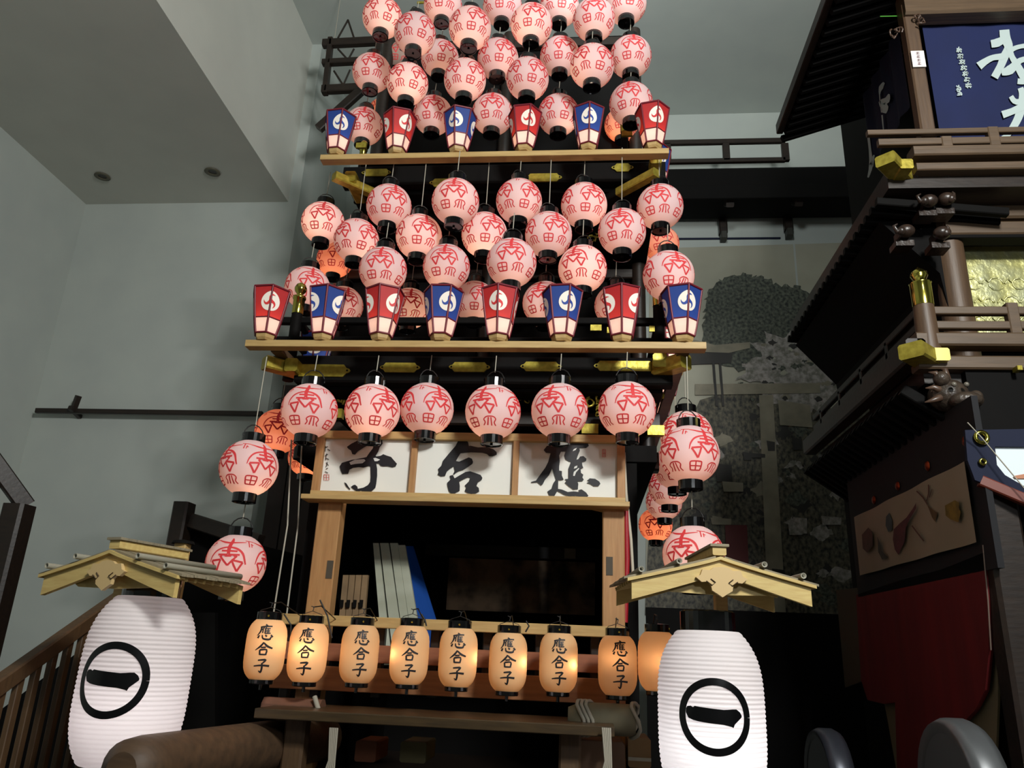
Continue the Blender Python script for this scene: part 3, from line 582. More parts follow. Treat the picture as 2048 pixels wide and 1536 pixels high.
# red pole, white pole, thin white strip at the frame sides
def pole(name, pts, r, mt, label, cat='pole', Y=4.5): tag(MB().tube([at(x, y, Y) for x, y in pts], r, 8).build(name, mt), label, cat)
pole('red_pole', [(1252, 1010), (1254, 1120), (1250, 1245)], .016, mat('red_paint', (150, 22, 34), .5), 'slim red painted pole standing beside the sign post on the mural side')
pole('bamboo_stick', [(1248, 905), (1252, 985), (1262, 1080), (1266, 1150)], .009, mat('pale_stick', (186, 180, 162), .6), 'long pale bent stick just outside the red pole')
pole('bamboo_stick', [(642, 1012), (637, 1065), (631, 1112)], .008, mat('pale_stick', (186, 180, 162), .6), 'short pale stick leaning outside the sign post nearest the stairs')
for i, (x_, xe, w_) in enumerate(((575, 545, .005), (596, 572, .005))):
    pole('slack_string', [(x_+8, 880), (x_, 1050), (xe, 1240)], w_, wire, 'thin slack cord hanging between corner globes and sign, %s one' % ('outer', 'inner')[i], 'string', 4.5+.1*i)
# leaning boards inside
for i, (xt0, xt1, xb0, xb1, yt, mt, lb) in enumerate((
        (746, 757, 752, 770, 1086, 'board_pale', 'first'), (760, 777, 774, 798, 1086, 'board_pale', 'second'), (780, 795, 799, 816, 1086, 'board_pale', 'third'), (796, 810, 817, 836, 1090, 'board_pale', 'fourth'))):
    a, b, c, d = at(xt0, yt, 4.95), at(xt1, yt, 4.95), at(xb1+14, 1330, 4.6), at(xb0+14, 1330, 4.6); th = Vector((0, .025, 0))
    m = MB().add([a, b, c, d, a+th, b+th, c+th, d+th], [(0, 1, 2, 3), (7, 6, 5, 4), (0, 4, 5, 1), (1, 5, 6, 2), (2, 6, 7, 3), (3, 7, 4, 0)])
    tag(m.build('leaning_board', mat('board_pale', (182, 186, 172), .7, c2=(140, 142, 124), scale=2, stretch=(1, 1, 2))), 'pale board leaning inside the float opening, %s counted from the staircase side' % lb, 'board', 'pale boards leaning inside the float')
a, b, c, d = at(812, 1092, 5.12), at(826, 1092, 5.2), at(900, 1330, 5.0), at(850, 1330, 4.78)
tag(MB().add([a, b, c, d, a+Vector((0, .02, 0)), b+Vector((0, .02, 0)), c+Vector((0, .02, 0)), d+Vector((0, .02, 0))], [(0, 1, 2, 3), (7, 6, 5, 4), (0, 4, 5, 1), (1, 5, 6, 2), (2, 6, 7, 3), (3, 7, 4, 0)]).build('blue_leaning_board', mat('blue_sheet', (20, 70, 150), .6)), 'deep blue panel leaning beside the pale boards inside the float', 'panel')
for i in range(4):
    x = 686+i*13; a, b, c, d = at(x, 1150, 4.9), at(x+11, 1150, 4.9), at(x+3, 1245, 4.8), at(x-9, 1245, 4.8); th = Vector((0, .03, 0))
    m = MB().add([a, b, c, d, a+th, b+th, c+th, d+th], [(0, 1, 2, 3), (7, 6, 5, 4), (0, 4, 5, 1), (1, 5, 6, 2), (2, 6, 7, 3), (3, 7, 4, 0)])
    o = tag(m.build('short_slat', mat('slat_brown', (136, 110, 78), .7, c2=(110, 88, 62), scale=6)), 'short brown notched slat beside the sign post inside the float, %s from the post' % ORD[i], 'slat', 'short notched slats inside the float')
    h = MB(); q = at(x-2, 1205, 4.82); h.box((q.x-.01, q.y-.012, q.z-.03), (q.x+.01, q.y+.0, q.z+.015)); k_ = h.build('notch', blackwood); k_.parent = o
# dim hanging cloth/photo at the back of the interior
ph = thing('dim_picture', (at(1050, 1180, 6.5).x, 6.5, 1.7), 'dim framed picture at the back of the float interior', 'picture')
a0, a1, b0, b1 = rectpx(895, 1120, 1190, 1225, 6.5)
MB().box((a0, 6.5, b0), (a1, 6.52, b1)).build('picture_sheet', mat('dim_picture', (40, 32, 28), .7, c2=(170, 140, 110), scale=5, detail=3, contrast=.3), ph)
MB().beam((a0-.2, 6.48, b1+.06), (a1+.05, 6.48, b1+.06), .04, .1).build('picture_rail', darkwood, ph)
q = at(1140, 1107, 6.4); tag(MB().box((q.x-.045, 6.4, q.z-.04), (q.x+.045, 6.41, q.z+.04)).build('paper_note', mat('note_grey', (150, 146, 130), .8)), 'small grey paper note pinned on the beam inside the float', 'note')
# ------------------------------------------------------------------ amber barrel lanterns
BH, BR = .272, .094
def bprof(z): t = max(-1, min(1, z/(BH/2))); return BR*(1-abs(t)**4.6*.40)
def strokes(m, mp, sc):
    def s_(pts, w_): m.ribbon([(x*sc, y*sc) for x, y in pts], [a_*sc for a_ in w_] if isinstance(w_, list) else w_*sc, mp, sub=3)
    return s_
def ch_o(s, y0):   # the dense upper character
    P = lambda *a: [(x, y+y0) for x, y in a]
    s(P((-2, 15), (3, 12)), [2, 3]); s(P((-13, 9), (0, 11), (14, 11.5)), [2, 2.6, 2]); s(P((-10, 10), (-11, 0), (-17, -9)), [3, 2.6, 1])
    s(P((-4, 9), (-8, 3)), [2.4, 1.6]); s(P((-6, 5), (-6, -3)), 2)
    s(P((1, 10), (-2, 5)), 2); s(P((-1, 6), (-1, -4)), 2.2); s(P((-1, 6), (10, 7)), 1.6); s(P((-1, 2.5), (9, 3)), 1.6); s(P((-1, -.5), (9, 0)), 1.6); s(P((-1, -4), (11, -3)), 1.8); s(P((5, 8), (5, -3)), 1.8)
    s(P((-12, -8), (-15, -14)), [2, 3.2]); s(P((-6, -7), (-4, -14), (4, -16), (11, -15), (12, -10)), [1.6, 2.4, 3, 3, 1.4]); s(P((0, -7), (4, -10)), [2, 3]); s(P((12, -6), (16, -11)), [2, 3.4])
def ch_go(s, y0):
    P = lambda *a: [(x, y+y0) for x, y in a]
    s(P((0, 14), (-7, 5), (-17, -3)), [2.5, 3, 1]); s(P((0, 13), (8, 6), (19, 2)), [2, 3.4, 2.4]); s(P((-5, 3), (5, 4)), 2.4)
    s(P((-7, -2), (-6, -12)), 2.6); s(P((-7, -2), (7, -1), (6, -12)), 2.6); s(P((-6, -11), (6, -11)), 2.4)
def ch_ko(s, y0):
    P = lambda *a: [(x, y+y0) for x, y in a]
    s(P((-8, 11), (0, 12), (8, 12), (2, 5)), [2, 2.6, 3.2, 2]); s(P((1, 6), (2, -4), (0, -13), (-5, -10)), [2.4, 3, 3, 1]); s(P((-16, -1), (0, 1), (17, 0)), [1.6, 2.6, 3])
def barrel_meshes():
    n = 22; sh = MB(); pr = []
    for i in range(n+1):
        z = -BH/2+BH*i/n; pr.append((bprof(z)*(1-(.006 if i % 2 else 0)), z))
    sh.lathe(pr, 32, caps=False)
    tx = MB(); mp = lambda u, v: ((bprof(v)+.0018)*math.sin(u/BR), -(bprof(v)+.0018)*math.cos(u/BR), v)
    s0 = strokes(tx, mp, .00215); s = lambda p, w_: s0(p, [q*1.4 for q in w_] if isinstance(w_, list) else w_*1.4)
    ch_o(s, 36); ch_go(s, 0); ch_ko(s, -34)
    cr2 = bprof(BH/2)
    cap = MB().lathe([(cr2*.9, -.006), (cr2+.003, -.006), (cr2+.003, .032), (cr2-.004, .034), (cr2-.006, .0)], 28, caps=False, smooth=False)
    bot = MB().lathe([(0, -.02), (cr2*.96, -.02), (cr2, -.016), (cr2, .01)], 28, smooth=False)
    bot.tube([(0, -.005, -.02), (0, -.005, -.045)], .008, 8)
    stud = MB().lathe([(0, -.005), (.005, -.003), (.005, 0)], 10, T=Matrix.Translation((0, -cr2-.003, .014)) @ Matrix.Rotation(-math.pi/2, 4, 'X'))
    hook = MB().tube([(-cr2, 0, .02), (-cr2*.8, 0, .04), (0, 0, .055), (cr2*.8, 0, .04), (cr2, 0, .02)], .0016, 6).tube([(0, 0, .055), (.004, 0, .075), (-.010, .0, .078)], .0022, 6)
    return [('paper_body', sh.mesh('paper_body', amber_paper), 0), ('brushed_text', tx.mesh('brushed_text', black_ink), 0), ('top_ring', cap.mesh('top_ring', lacquer), BH/2),
            ('bottom_ring', bot.mesh('bottom_ring', lacquer), -BH/2), ('brass_stud', stud.mesh('brass_stud', brass), BH/2), ('wire_handle', hook.mesh('wire_handle', blackcord), BH/2)]
BM = barrel_meshes()
for i, (px, py, r, ro, pw, off) in enumerate(((531, 1298, 39.5, -6, 1.3, (.03, -.02, .03)), (616, 1304, 38.7, -8, 1.5, (-.005, -.055, .01)), (719, 1307, 38, 4, .7, (-.02, .0, .01)), (819, 1309, 38.5, 0, .9, (-.055, -.03, 0)), (916, 1314, 38.5, -2, .9, (.06, -.02, 0)),
        (1016, 1323, 38.2, -1, .9, (.058, -.035, 0)), (1117, 1324, 38.5, 2, 1.0, (.055, -.045, -.01)), (1235, 1330, 39, 8, .8, (-.01, -.04, .03)), (1315, 1322, 39, 80, 1.3, (-.03, -.02, 0)))):
    p = atd(px, py, F*BR/r); az = math.atan2(p.x, p.y)
    lb = 'amber barrel lantern with three black characters, %s from the staircase side above the bench' % ORD[i] if i < 8 else 'amber barrel lantern half hidden behind the nearer large white lantern'
    t = thing('barrel_lantern', p, lb, 'lantern', 'amber barrel lanterns over the bench', rz=math.radians(ro)-az)
    for nme, me, z in BM: inst(nme, me, t, (0, 0, z))
    zz = p.z+BH/2+.074; MB().tube([(p.x, p.y, zz), (p.x, p.y+.12, zz+.012), (p.x, 4.3, at(900, 1250, 4.3).z)], .003, 5).build('hook_arm', blackcord, ft)
    lamp(t, off, pw*.26, (1, .58, .33), .012)
for i, (pts, wh) in enumerate((([(568, 1228), (582, 1250), (580, 1300)], 'first and second'), ([(640, 1200), (655, 1232), (664, 1276)], 'second and third'), ([(843, 1228), (850, 1240), (853, 1252)], 'fourth and fifth'), ([(1052, 1242), (1058, 1252), (1051, 1264)], 'sixth and seventh'))):
    pole('black_cable', pts, .004, blackcord, 'thin black cable curling between the %s amber lanterns' % wh, 'cable', 4.0)
# ------------------------------------------------------------------ bench, rope rolls, log, lower frame
bz = at(900, 1445, 3.75).z
bt = thing('bench', (at(870, 1450, 3.6).x, 3.8, 0), 'long dark wooden bench board in front of the float below the amber lanterns', 'bench')
bx0, bx1 = at(507, 1440, 3.7).x, at(1229, 1465, 3.7).x
MB().beam((bx0, 3.92, bz), (bx1, 3.92, bz), .44, .042, bev=.08).build('bench_board', mat('bench_wood', (72, 56, 34), .35, c2=(46, 36, 24), scale=5, stretch=(1, 8, 8), bump=.05), bt)
for px in (590, 1140): x = at(px, 1500, 3.9).x; MB().beam((x, 3.9, 0), (x, 3.9, bz-.02), .1, .09, (0, 1, 0)).build('leg', stairwood, bt)
MB().beam((bx0+.2, 3.85, .96), (bx1+.1, 3.85, .96), .08, .08).build('stretcher', darkwood, bt)
a = at(585, 1413, 3.95); t = thing('wooden_block', a, 'pinkish brown rounded wooden block on the staircase end of the bench', 'block')
MB().beam((a.x-.15, 3.98, a.z-.01), (a.x+.14, 3.98, a.z-.01), .1, .09, bev=.3).build('block_body', mat('block_wood', (118, 80, 64), .5, c2=(96, 66, 50), scale=8), t)
MB().tube([(a.x+.11, 3.93, a.z+.05), (a.x+.14, 3.91, a.z), (a.x+.15, 3.94, a.z-.05)], .012, 8).build('rope_loop', mat('rope', (150, 144, 130), .8), t)
a = at(1205, 1438, 3.95); t = thing('rope_bound_roll', a, 'grey green roll bound with pale rope on the mural end of the bench', 'roll')
MB().tube([(a.x-.16, 3.95, a.z), (a.x-.1, 3.95, a.z), (a.x+.15, 3.95, a.z)], [.045, .07, .07], 16).build('roll_body', mat('roll_canvas', (116, 108, 84), .7, c2=(90, 84, 66), scale=6), t)
for dx in (-.10, -.08, -.06, .15): MB().tube([(a.x+dx+.02*math.sin(k), 3.95+.076*math.cos(k*2*math.pi/14), a.z+.076*math.sin(k*2*math.pi/14)) for k in range(15)], .009, 6).build('rope_turn', mat('rope', (150, 144, 130), .8), t)
for px, lb in ((660, 'near the staircase end'), (1205, 'near the mural end')):
    a = at(px, 1460, 3.66); t = thing('hanging_rope', a, 'frayed pale rope hanging below the bench '+lb, 'rope', 'ropes hanging below the bench')
    for k in range(5): MB().tube([a+Vector((.008*k, 0, .01)), a+Vector((.006*k+.012, -.005, -.12)), a+Vector((.02*(k-2), 0, -.3))], .005, 5).build('rope_strand', mat('rope', (150, 144, 130), .8), t)
for i, (xa_, ya_, xb_, yb_, mt, lb) in enumerate(((710, 1482, 752, 1524, mat('block_red', (110, 60, 34), .6), 'reddish wooden block below the bench'), (800, 1484, 852, 1526, mat('block_green', (92, 84, 52), .6), 'olive brown wooden block below the bench'),
        (1148, 1482, 1250, 1560, mat('block_tan', (112, 84, 62), .6), 'broad tan beam end below the mural end of the bench'), (1256, 1476, 1302, 1536, mat('box_card', (124, 98, 60), .7), 'cardboard box beside the foot of the nearer white lantern'))):
    a0, a1, b0, b1 = rectpx(xa_, ya_, xb_, yb_, 4.1)
    t = thing('beam_end' if i != 3 else 'cardboard_box', ((a0+a1)/2, 4.2, b0), lb, 'block' if i != 3 else 'box')
    MB().beam(((a0+a1)/2, 4.1, (b0+b1)/2), ((a0+a1)/2, 4.35, (b0+b1)/2), a1-a0, b1-b0, bev=.08).build('block_body', mt, t)
    if i == 3: MB().box((a0, 4.095, b0+.03), (a1, 4.1, b0+.045)).build('tape_strip', wire, t)
# large shaft log running forward from the float
A_, B_ = at(252, 1540, 2.9), at(600, 1482, 4.3)
t = thing('shaft_log', ((A_.x+B_.x)/2, 3.6, B_.z-.1), 'thick rounded wooden pulling shaft pointing forward beside the staircase', 'log')
d = (A_-B_); m = MB().tube([B_-d*.2, B_+d*.3, B_+d*.7, B_+d*.93, A_, A_+d*.02], [.115, .115, .112, .11, .10, .06], 20); m.build('shaft', logwood, t)
tag(MB().tube([(bx0-.3, 4.5, .9), (bx1+.5, 4.5, .9)], .08, 12).build('axle_beam', darkwood), 'round dark axle beam low under the bench', 'beam')
# ------------------------------------------------------------------ big white lanterns with little gable roofs
WR, WH = .205, .62
def wprof(z):
    t = z/(WH/2); return WR*(1-.40*max(0, t)**3.6-.28*max(0, -t)**4)
def white_meshes():
    n = 37; pr = []
    for i in range(n*4+1):
        z = -WH/2+WH*i/(n*4); pr.append((wprof(z)+.0038*abs(math.sin(math.pi*i/4)), z))
    sh = MB().lathe(pr, 56, caps=False).mesh('ribbed_shade', white_paper)
    m = MB(); mp = lambda u, v: ((wprof(v)+.0062)*math.sin(u/WR), -(wprof(v)+.0062)*math.cos(u/WR), v)
    m.ribbon([(.122*math.cos(2*math.pi*k/36), .122*math.sin(2*math.pi*k/36)) for k in range(37)], .027, mp, sub=2)
    m.ribbon([(-.094, .032), (-.085, .012), (-.04, .004), (.03, -.001), (.072, -.004), (.084, -.012)], [.014, .050, .052, .052, .066, .040], mp)
    cr3 = wprof(WH/2)
    return [('ribbed_shade', sh, 0), ('crest_print', m.mesh('crest_print', mat('glossy_black_ink', (8, 8, 10), .25)), 0),
            ('top_ring', MB().lathe([(cr3*.75, -.01), (cr3*.9, 0), (cr3*.9, .075), (cr3*.84, .08)], 32, smooth=False, caps=False).mesh('top_ring', lacquer), WH/2),
            ('bottom_ring', MB().lathe([(0, -.03), (cr3*.8, -.03), (cr3*.85, 0)], 32, smooth=False).mesh('bottom_ring', lacquer), -WH/2)]
WM = white_meshes()
def gable(base, rz, label, D=.26, sc=.87):
    W = .40; th = .07
    t = thing('lantern_roof', base, label, 'roof', 'little gable roofs over the white lanterns', rz=math.radians(rz)); t.scale = (sc, sc, sc)
    zf = lambda x: -.105*(abs(x)/W)**.92
    def slab(name, y0, y1, top, th_, x0_, x1_, mt, ext=0):
        n = 8
        xs = [x0_+(x1_-x0_)*i/n for i in range(n+1)]; m = MB()
        for i in range(n):
            a, b = xs[i], xs[i+1]
            m.add([(a, y0, zf(a)+top), (b, y0, zf(b)+top), (b, y1, zf(b)+top), (a, y1, zf(a)+top), (a, y0, zf(a)+top-th_-ext*abs(a)), (b, y0, zf(b)+top-th_-ext*abs(b)), (b, y1, zf(b)+top-th_-ext*abs(b)), (a, y1, zf(a)+top-th_-ext*abs(a))],
                  [(0, 1, 2, 3), (7, 6, 5, 4), (0, 4, 5, 1), (2, 6, 7, 3)]+([(0, 3, 7, 4)] if i == 0 else [])+([(1, 5, 6, 2)] if i == n-1 else []))
        m.build(name, mt, t, (0, 0, 0))
    for s_ in (-1, 1):
        slab('bargeboard', -D-.012, -D+.012, -.012, .062, 0 if s_ > 0 else -W, W if s_ > 0 else 0, roofwood, .055)
        slab('bargeboard', D-.012, D+.012, -.012, .062, 0 if s_ > 0 else -W, W if s_ > 0 else 0, roofwood, .055)
        slab('edge_strip', -D-.03, -D+.02, .0, .014, 0 if s_ > 0 else -W-.02, W+.02 if s_ > 0 else 0, roofwood)
        # roof boards, each a plank running down the slope
        nb = 6
        for k in range(nb):
            y0 = -D-.02+(2*D+.04)*k/nb; slab('roof_plank', y0+.002, y0+(2*D+.04)/nb-.002, .010+.002*(k % 2), .010, .02 if s_ > 0 else -W-.035, W+.035 if s_ > 0 else -.02, greyboard)
        for x in (.19, .36): MB().lathe([(.013, -D-.045), (.013, D+.03), (.008, D+.03), (.008, -D-.045), (.013, -D-.045)], 12, T=Matrix.Translation((s_*x, 0, zf(x)+.024)) @ Matrix.Rotation(-math.pi/2, 4, 'X'), caps=False).build('roof_batten', mat('batten_grey', (150, 146, 130), .5), t, (0, 0, 0))
        for k in range(7):
            y = -D+.04+(2*D-.08)*k/6; MB().beam((s_*.05, y, zf(.05)-.02), (s_*(W+.01), y, zf(W)-.018), .014, .018).build('rafter', roofwood, t, (0, 0, 0))
    MB().beam((0, -D-.01, .028), (0, D+.01, .028), .062, .04, bev=.1).build('ridge_beam', roofwood, t, (0, 0, 0))
    MB().beam((0, -D-.02, .052), (0, D+.02, .052), .085, .012, bev=.1).build('ridge_cap', greyboard, t, (0, 0, 0))
    pts = [(-.27, -.13), (-.22, -.158), (0, -.165), (.22, -.158), (.28, -.13), (.18, -.07), (0, -.03), (-.18, -.07)]
    MB().poly(pts, lambda x, z: (x, -D+.03, z), thick=(0, .012, 0)).build('gable_board', roofwood, t, (0, 0, 0))
    h = []
    for x, z in ((0, -.045), (.035, -.05), (.05, -.062), (.085, -.06), (.095, -.085), (.115, -.095), (.09, -.115), (.062, -.112), (.05, -.125), (.045, -.15), (.02, -.165), (0, -.178)): h.append((x, z))
    g_ = h+[(-x, z) for x, z in h[-2:0:-1]]
    MB().poly(g_, lambda x, z: (x, -D-.03, z), thick=(0, .018, 0)).build('carved_pendant', mat('pendant_wood', (206, 176, 124), .5), t, (0, 0, 0))
    m = MB()
    for s_ in (-1, 1): m.tube([(s_*.05, -D-.032, -.10), (s_*.03, -D-.034, -.115), (s_*.045, -D-.032, -.128), (s_*.07, -D-.032, -.11)], .0025, 5)
    m.build('pendant_carving', stairwood, t, (0, 0, 0))
    return t
def big(px, py, r, rz_, roofpx, rooff, roofrz, lb, lr, postpx, pw, rargs=()):
    p = atd(px, py, F*WR/r); az = math.atan2(p.x, p.y)
    t = thing('white_lantern', p, lb, 'lantern', 'large white ribbed lanterns', rz=math.radians(rz_)-az)
    for nme, me, z in WM: inst(nme, me, t, (0, 0, z))
    lamp(t, (0, -.03, -.13), pw, (1, .95, .97) if px < 1000 else (.93, .98, 1), .05); lamp(t, (0, -.0, .03), pw*.15, (1, .95, .97), .05)
    q = at(roofpx[0], roofpx[1], p.y+rooff)
    gable((q.x, p.y+.0, q.z), roofrz, lr, *rargs)
    s_ = at(postpx[0], postpx[1], p.y+.24)
    pt = thing('lantern_post', (s_.x, s_.y, 0), 'square wooden post carrying the roof of the '+('farther' if px < 1000 else 'nearer')+' white lantern', 'post')
    MB().beam((s_.x, s_.y, 0), (s_.x, s_.y, s_.z), .055, .055, bev=.08).build('post_shaft', pinewood, pt)
    MB().lathe([(.05, 0), (.045, .012), (0, .02)], 16, T=Matrix.Translation((s_.x, s_.y, s_.z))).build('post_cap', blackwood, pt)
    return p
pA = big(271, 1356, 103, -24, (246, 1100), -.20, -17, 'large white ribbed lantern with circled black stroke, beside the staircase', 'small gable roof seen from its corner over the lantern beside the staircase', (366, 1088), 1.05, (.20, .88))
pB = big(1422, 1426, 103, 4, (1431, 1112), -.26, 5, 'large white ribbed lantern with circled black stroke, next to the cardboard box', 'small gable roof seen face on over the lantern near the mural', (1440, 1180), 1.9)
# ------------------------------------------------------------------ staircase
stt = thing('staircase', (-2.4, 3.9, 0), 'dark wooden staircase with slatted balustrade at the edge of the hall', 'stairs')
def spt(m, name, mt=stairwood): return m.build(name, mt, stt)
a, b = at(-60, 1412, 3.2), at(262, 1180, 4.3)
spt(MB().beam(a, b, .06, .075), 'handrail')
for i in range(9):
    k = .06+i*.098; p = a.lerp(b, k); spt(MB().beam((p.x, p.y, .2), (p.x, p.y, p.z-.02), .028, .04), 'baluster')
a2, b2 = at(-60, 1700, 3.2), at(262, 1560, 4.3)
spt(MB().beam(a2, b2, .06, .25), 'stringer', darkwood)
q = at(40, 1010, 5.4); 
spt(MB().beam((q.x, 5.4, 0), (q.x, 5.4, q.z), .17, .17), 'newel_post', darkwood)
spt(MB().beam((q.x-.25, 5.3, 0), (q.x-.25, 5.3, q.z+.25), .12, .1), 'newel_post', darkwood)
a, b = at(-80, 830, 5.0), at(52, 1012, 5.4); spt(MB().beam(a, b, .08, .12), 'handrail', darkwood)
q = at(370, 1006, 6.2); spt(MB().beam((q.x, 6.2, 0), (q.x, 6.2, q.z), .13, .16, (0, 1, 0)), 'newel_post', darkwood)
a = at(385, 1042, 6.2); b = at(520, 1085, 6.0); spt(MB().beam(a, b, .08, .12), 'handrail', darkwood)
c0, c1 = at(385, 1060, 6.25), at(640, 1150, 6.25)
spt(MB().poly([(380, 1050), (520, 1090), (640, 1120), (640, 1560), (330, 1560), (360, 1200)], lambda x, y: at(x, y, 6.3), thick=(0, .05, 0)), 'side_panel', blackwood)
spt(MB().poly([(-80, 1480), (262, 1225), (430, 1225), (430, 1700), (-80, 1700)], lambda x, y: at(x, y, 5.6), thick=(0, .05, 0)), 'side_panel', blackwood)  # dark sheet added so the gaps between balusters read dark
# dark curtain wall behind the float
t = thing('dark_partition', (at(600, 1000, 7.4).x, 7.4, 0), 'dark reddish brown partition behind the orange side globes', 'partition')
for k in range(3):
    xa_ = 548+k*34; A = at(xa_, 900, 7.45).x; B = at(xa_+33, 900, 7.45).x
    MB().box((A, 7.45, 0), (B-.01, 7.5, at(560, 770, 7.45).z)).build('panel', mat('partition_brown', (48, 30, 28), .6, c2=(38, 24, 22), scale=4), t)
a0 = at(1292, 1205, 7.6).x; tag(MB().box((a0, 7.6, 0), (4.6, 7.66, at(1500, 1222, 7.6).z)).build('low_black_panel', blackwood), 'low black panel standing under the photo mural', 'screen')  # black panel filling the dark area below the mural
# ------------------------------------------------------------------ the second, larger float at the side
XF = at(1810, 705, 4.0).x
f2 = thing('wooden_float', (XF+1.2, 5.0, 0), 'large carved brown wooden festival float with railings and deep eaves', 'float')
def f(m, name, mt=brownwood): return m.build(name, mt, f2)
def zat(px, py, Y): return at(px, py, Y).z
XE = 4.6; YFR = 4.0; YBK = 6.0
xi = XF+.10
# lower balcony
zlb = zat(1900, 690, YFR)
f(MB().beam((XF+.05, YFR, zat(1950, 684, YFR)), (XE, YFR, zat(1950, 684, YFR)), .1, .075), 'floor_beam')
f(MB().beam((XF+.05, YFR+.02, zat(1960, 728, YFR)), (XE, YFR+.02, zat(1960, 728, YFR)), .1, .075), 'floor_beam')
f(MB().beam((XF+.04, YFR-.05, zat(1850, 705, YFR)), (XF+.04, YBK, zat(1850, 705, YFR)), .1, .12), 'side_beam', darkwood)
f(MB().box((XF+.1, YFR+.05, zlb-.2), (XE, YBK, zlb-.1)), 'deck', darkwood)
for py in (623, 652):
    z = zat(1960, py, YFR); f(MB().beam((xi, YFR, z), (XE, YFR, z), .04, .045), 'railing'); f(MB().beam((xi, YFR, z), (xi, YBK, z), .04, .045), 'railing', darkwood)  # side run in darker wood: the side's shade is put into its colour
for px in (2025, 2140):
    p = at(px, 640, YFR); f(MB().beam((p.x, YFR, zlb), (p.x, YFR, p.z+.09), .06, .05), 'baluster')
for k in range(4):
    y = YFR+.45*(k+1); f(MB().beam((xi, y, zlb-.05), (xi, y, zat(1960, 623, YFR)), .04, .04), 'baluster', darkwood)  # side balusters darkened the same way for the unlit side
f(MB().box((xi, YFR+.1, zlb-.05), (xi+.03, YBK, zat(1960, 660, YFR))), 'side_board', mat('side_board_brown', (74, 58, 42), .6, c2=(58, 46, 34), scale=5))
def newel(px, py, Y, zlo, s=1.0):
    p = at(px, py, Y); f(MB().lathe([(.058*s, zlo), (.052*s, p.z-.18*s)], 18, T=Matrix.Translation((p.x, Y, 0))), 'newel_post', brownv)
    f(MB().lathe([(.054*s, -.18*s), (.054*s, -.05*s), (.058*s, -.045*s), (.03*s, -.03*s), (.045*s, -.0), (.042*s, .02*s), (.015*s, .045*s), (0, .06*s)], 18, T=Matrix.Translation(p)), 'gilt_finial', brass)
newel(1838, 553, YFR, zlb-.05)
f(MB().beam(at(1822, 700, YFR-.12), at(1822, 700, YFR-.12)+Vector((.2, .2, 0)), .13, .085), 'gilded_beam_end', gold)
p = at(1882, 708, YFR-.07); f(MB().beam(p, p+Vector((0, .12, 0)), .09, .07), 'gilded_beam_end', mat('bright_gilt', (232, 220, 130), .3, .7))
p = at(2040, 735, YFR-.07); f(MB().box(p-Vector((.012, 0, .012)), p+Vector((.012, .05, .012))), 'gilded_beam_end', gold)
# body pillar, gold foil panel, brackets
ps = at(1895, 480, 4.35); f(MB().lathe([(.085, zlb-.1), (.085, zat(1890, 400, 4.35))], 20, T=Matrix.Translation((at(1905, 560, 4.35).x, 4.35, 0))), 'pillar', brownv)
g0, g1, h0, h1 = rectpx(1905, 492, 2200, 700, 4.45)
foil = mat('gold_foil', (206, 200, 120), .38, .55, c2=(176, 180, 150), scale=9, bump=.9, detail=4)
gp = f(MB().box((g0, 4.45, h0), (XE, 4.48, h1)), 'foil_panel', foil)
m = MB(); rg = random.Random(3)
for i in range(int((XE-g0-.1)/.13)):
    for j in range(4):
        c = Vector((g0+.07+i*.13+(j % 2)*.06, 4.445, h0+.05+j*.125)); r0 = .03+.015*rg.random()
        m.tube([c+Vector((r0*math.cos(k*.7), -.003*k % .01, r0*math.sin(k*.7))) for k in range(9)], .007, 5)
        m.tube([c+Vector((.05, 0, 0)), c+Vector((.07, -.004, .03)), c+Vector((.09, 0, .01))], .005, 5)
o = m.build('foil_swirls', foil); o.parent = gp; o['kind'] = 'stuff'
for py, hpx, mt in ((420, 50, brownwood), (463, 28, brownwood), (392, 8, darkwood), (480, 7, blackwood)):
    z = zat(1980, py, 4.3); f(MB().beam((at(1885, py, 4.3).x, 4.3, z), (XE, 4.3, z), .1, hpx/F*5.0), 'lintel', mt)
f(MB().box((at(1895, 560, 4.5).x, 4.5, zlb-.1), (XE, YBK, zat(1950, 395, 4.3))), 'core', blackwood)
for cpt in ((1905, 372, 4.15, .05), (1790, 65, 3.9, .06), (1840, 35, 4.0, .06)):
    carving(*cpt, mt=mat('carved_brown', (92, 70, 56), .35, c2=(60, 44, 36), scale=20), par=f2, name='bracket_carving')
kib = mat('carved_bracket_brown', (56, 42, 34), .35, c2=(34, 26, 22), scale=18, bump=.3)
def blob(m, c, r, sq=(1, 1, 1), n=10):
    prf = [(r*math.sin(math.pi*i/n), -r*math.cos(math.pi*i/n)) for i in range(n+1)]
    m.lathe(prf, 14, T=Matrix.Translation(c) @ Matrix.Diagonal((*sq, 1)), caps=False)
for px, py, dx in ((1812, 462, -1), (1884, 466, .3), (1858, 402, -1), (1893, 398, .4), (1838, 352, -1), (1884, 350, .3)):
    p = at(px, py, 4.08); m = MB()
    m.beam(p+Vector((.0, .02, 0)), p+Vector((0, .10, 0)), .06, .055); m.box(p+Vector((-.05, .03, -.075)), p+Vector((.05, .13, -.04)))
    blob(m, (p.x, p.y, p.z), .042, (1.15, 1, .9)); blob(m, (p.x+dx*.035, p.y-.02, p.z-.012), .026)
    m.tube([(p.x+dx*.03, p.y-.02, p.z-.0), (p.x+dx*.065, p.y-.03, p.z-.02), (p.x+dx*.075, p.y-.03, p.z+.015), (p.x+dx*.055, p.y-.03, p.z+.028)], [.018, .014, .009, .005], 8)
    m.build('bracket_nose', kib, f2)
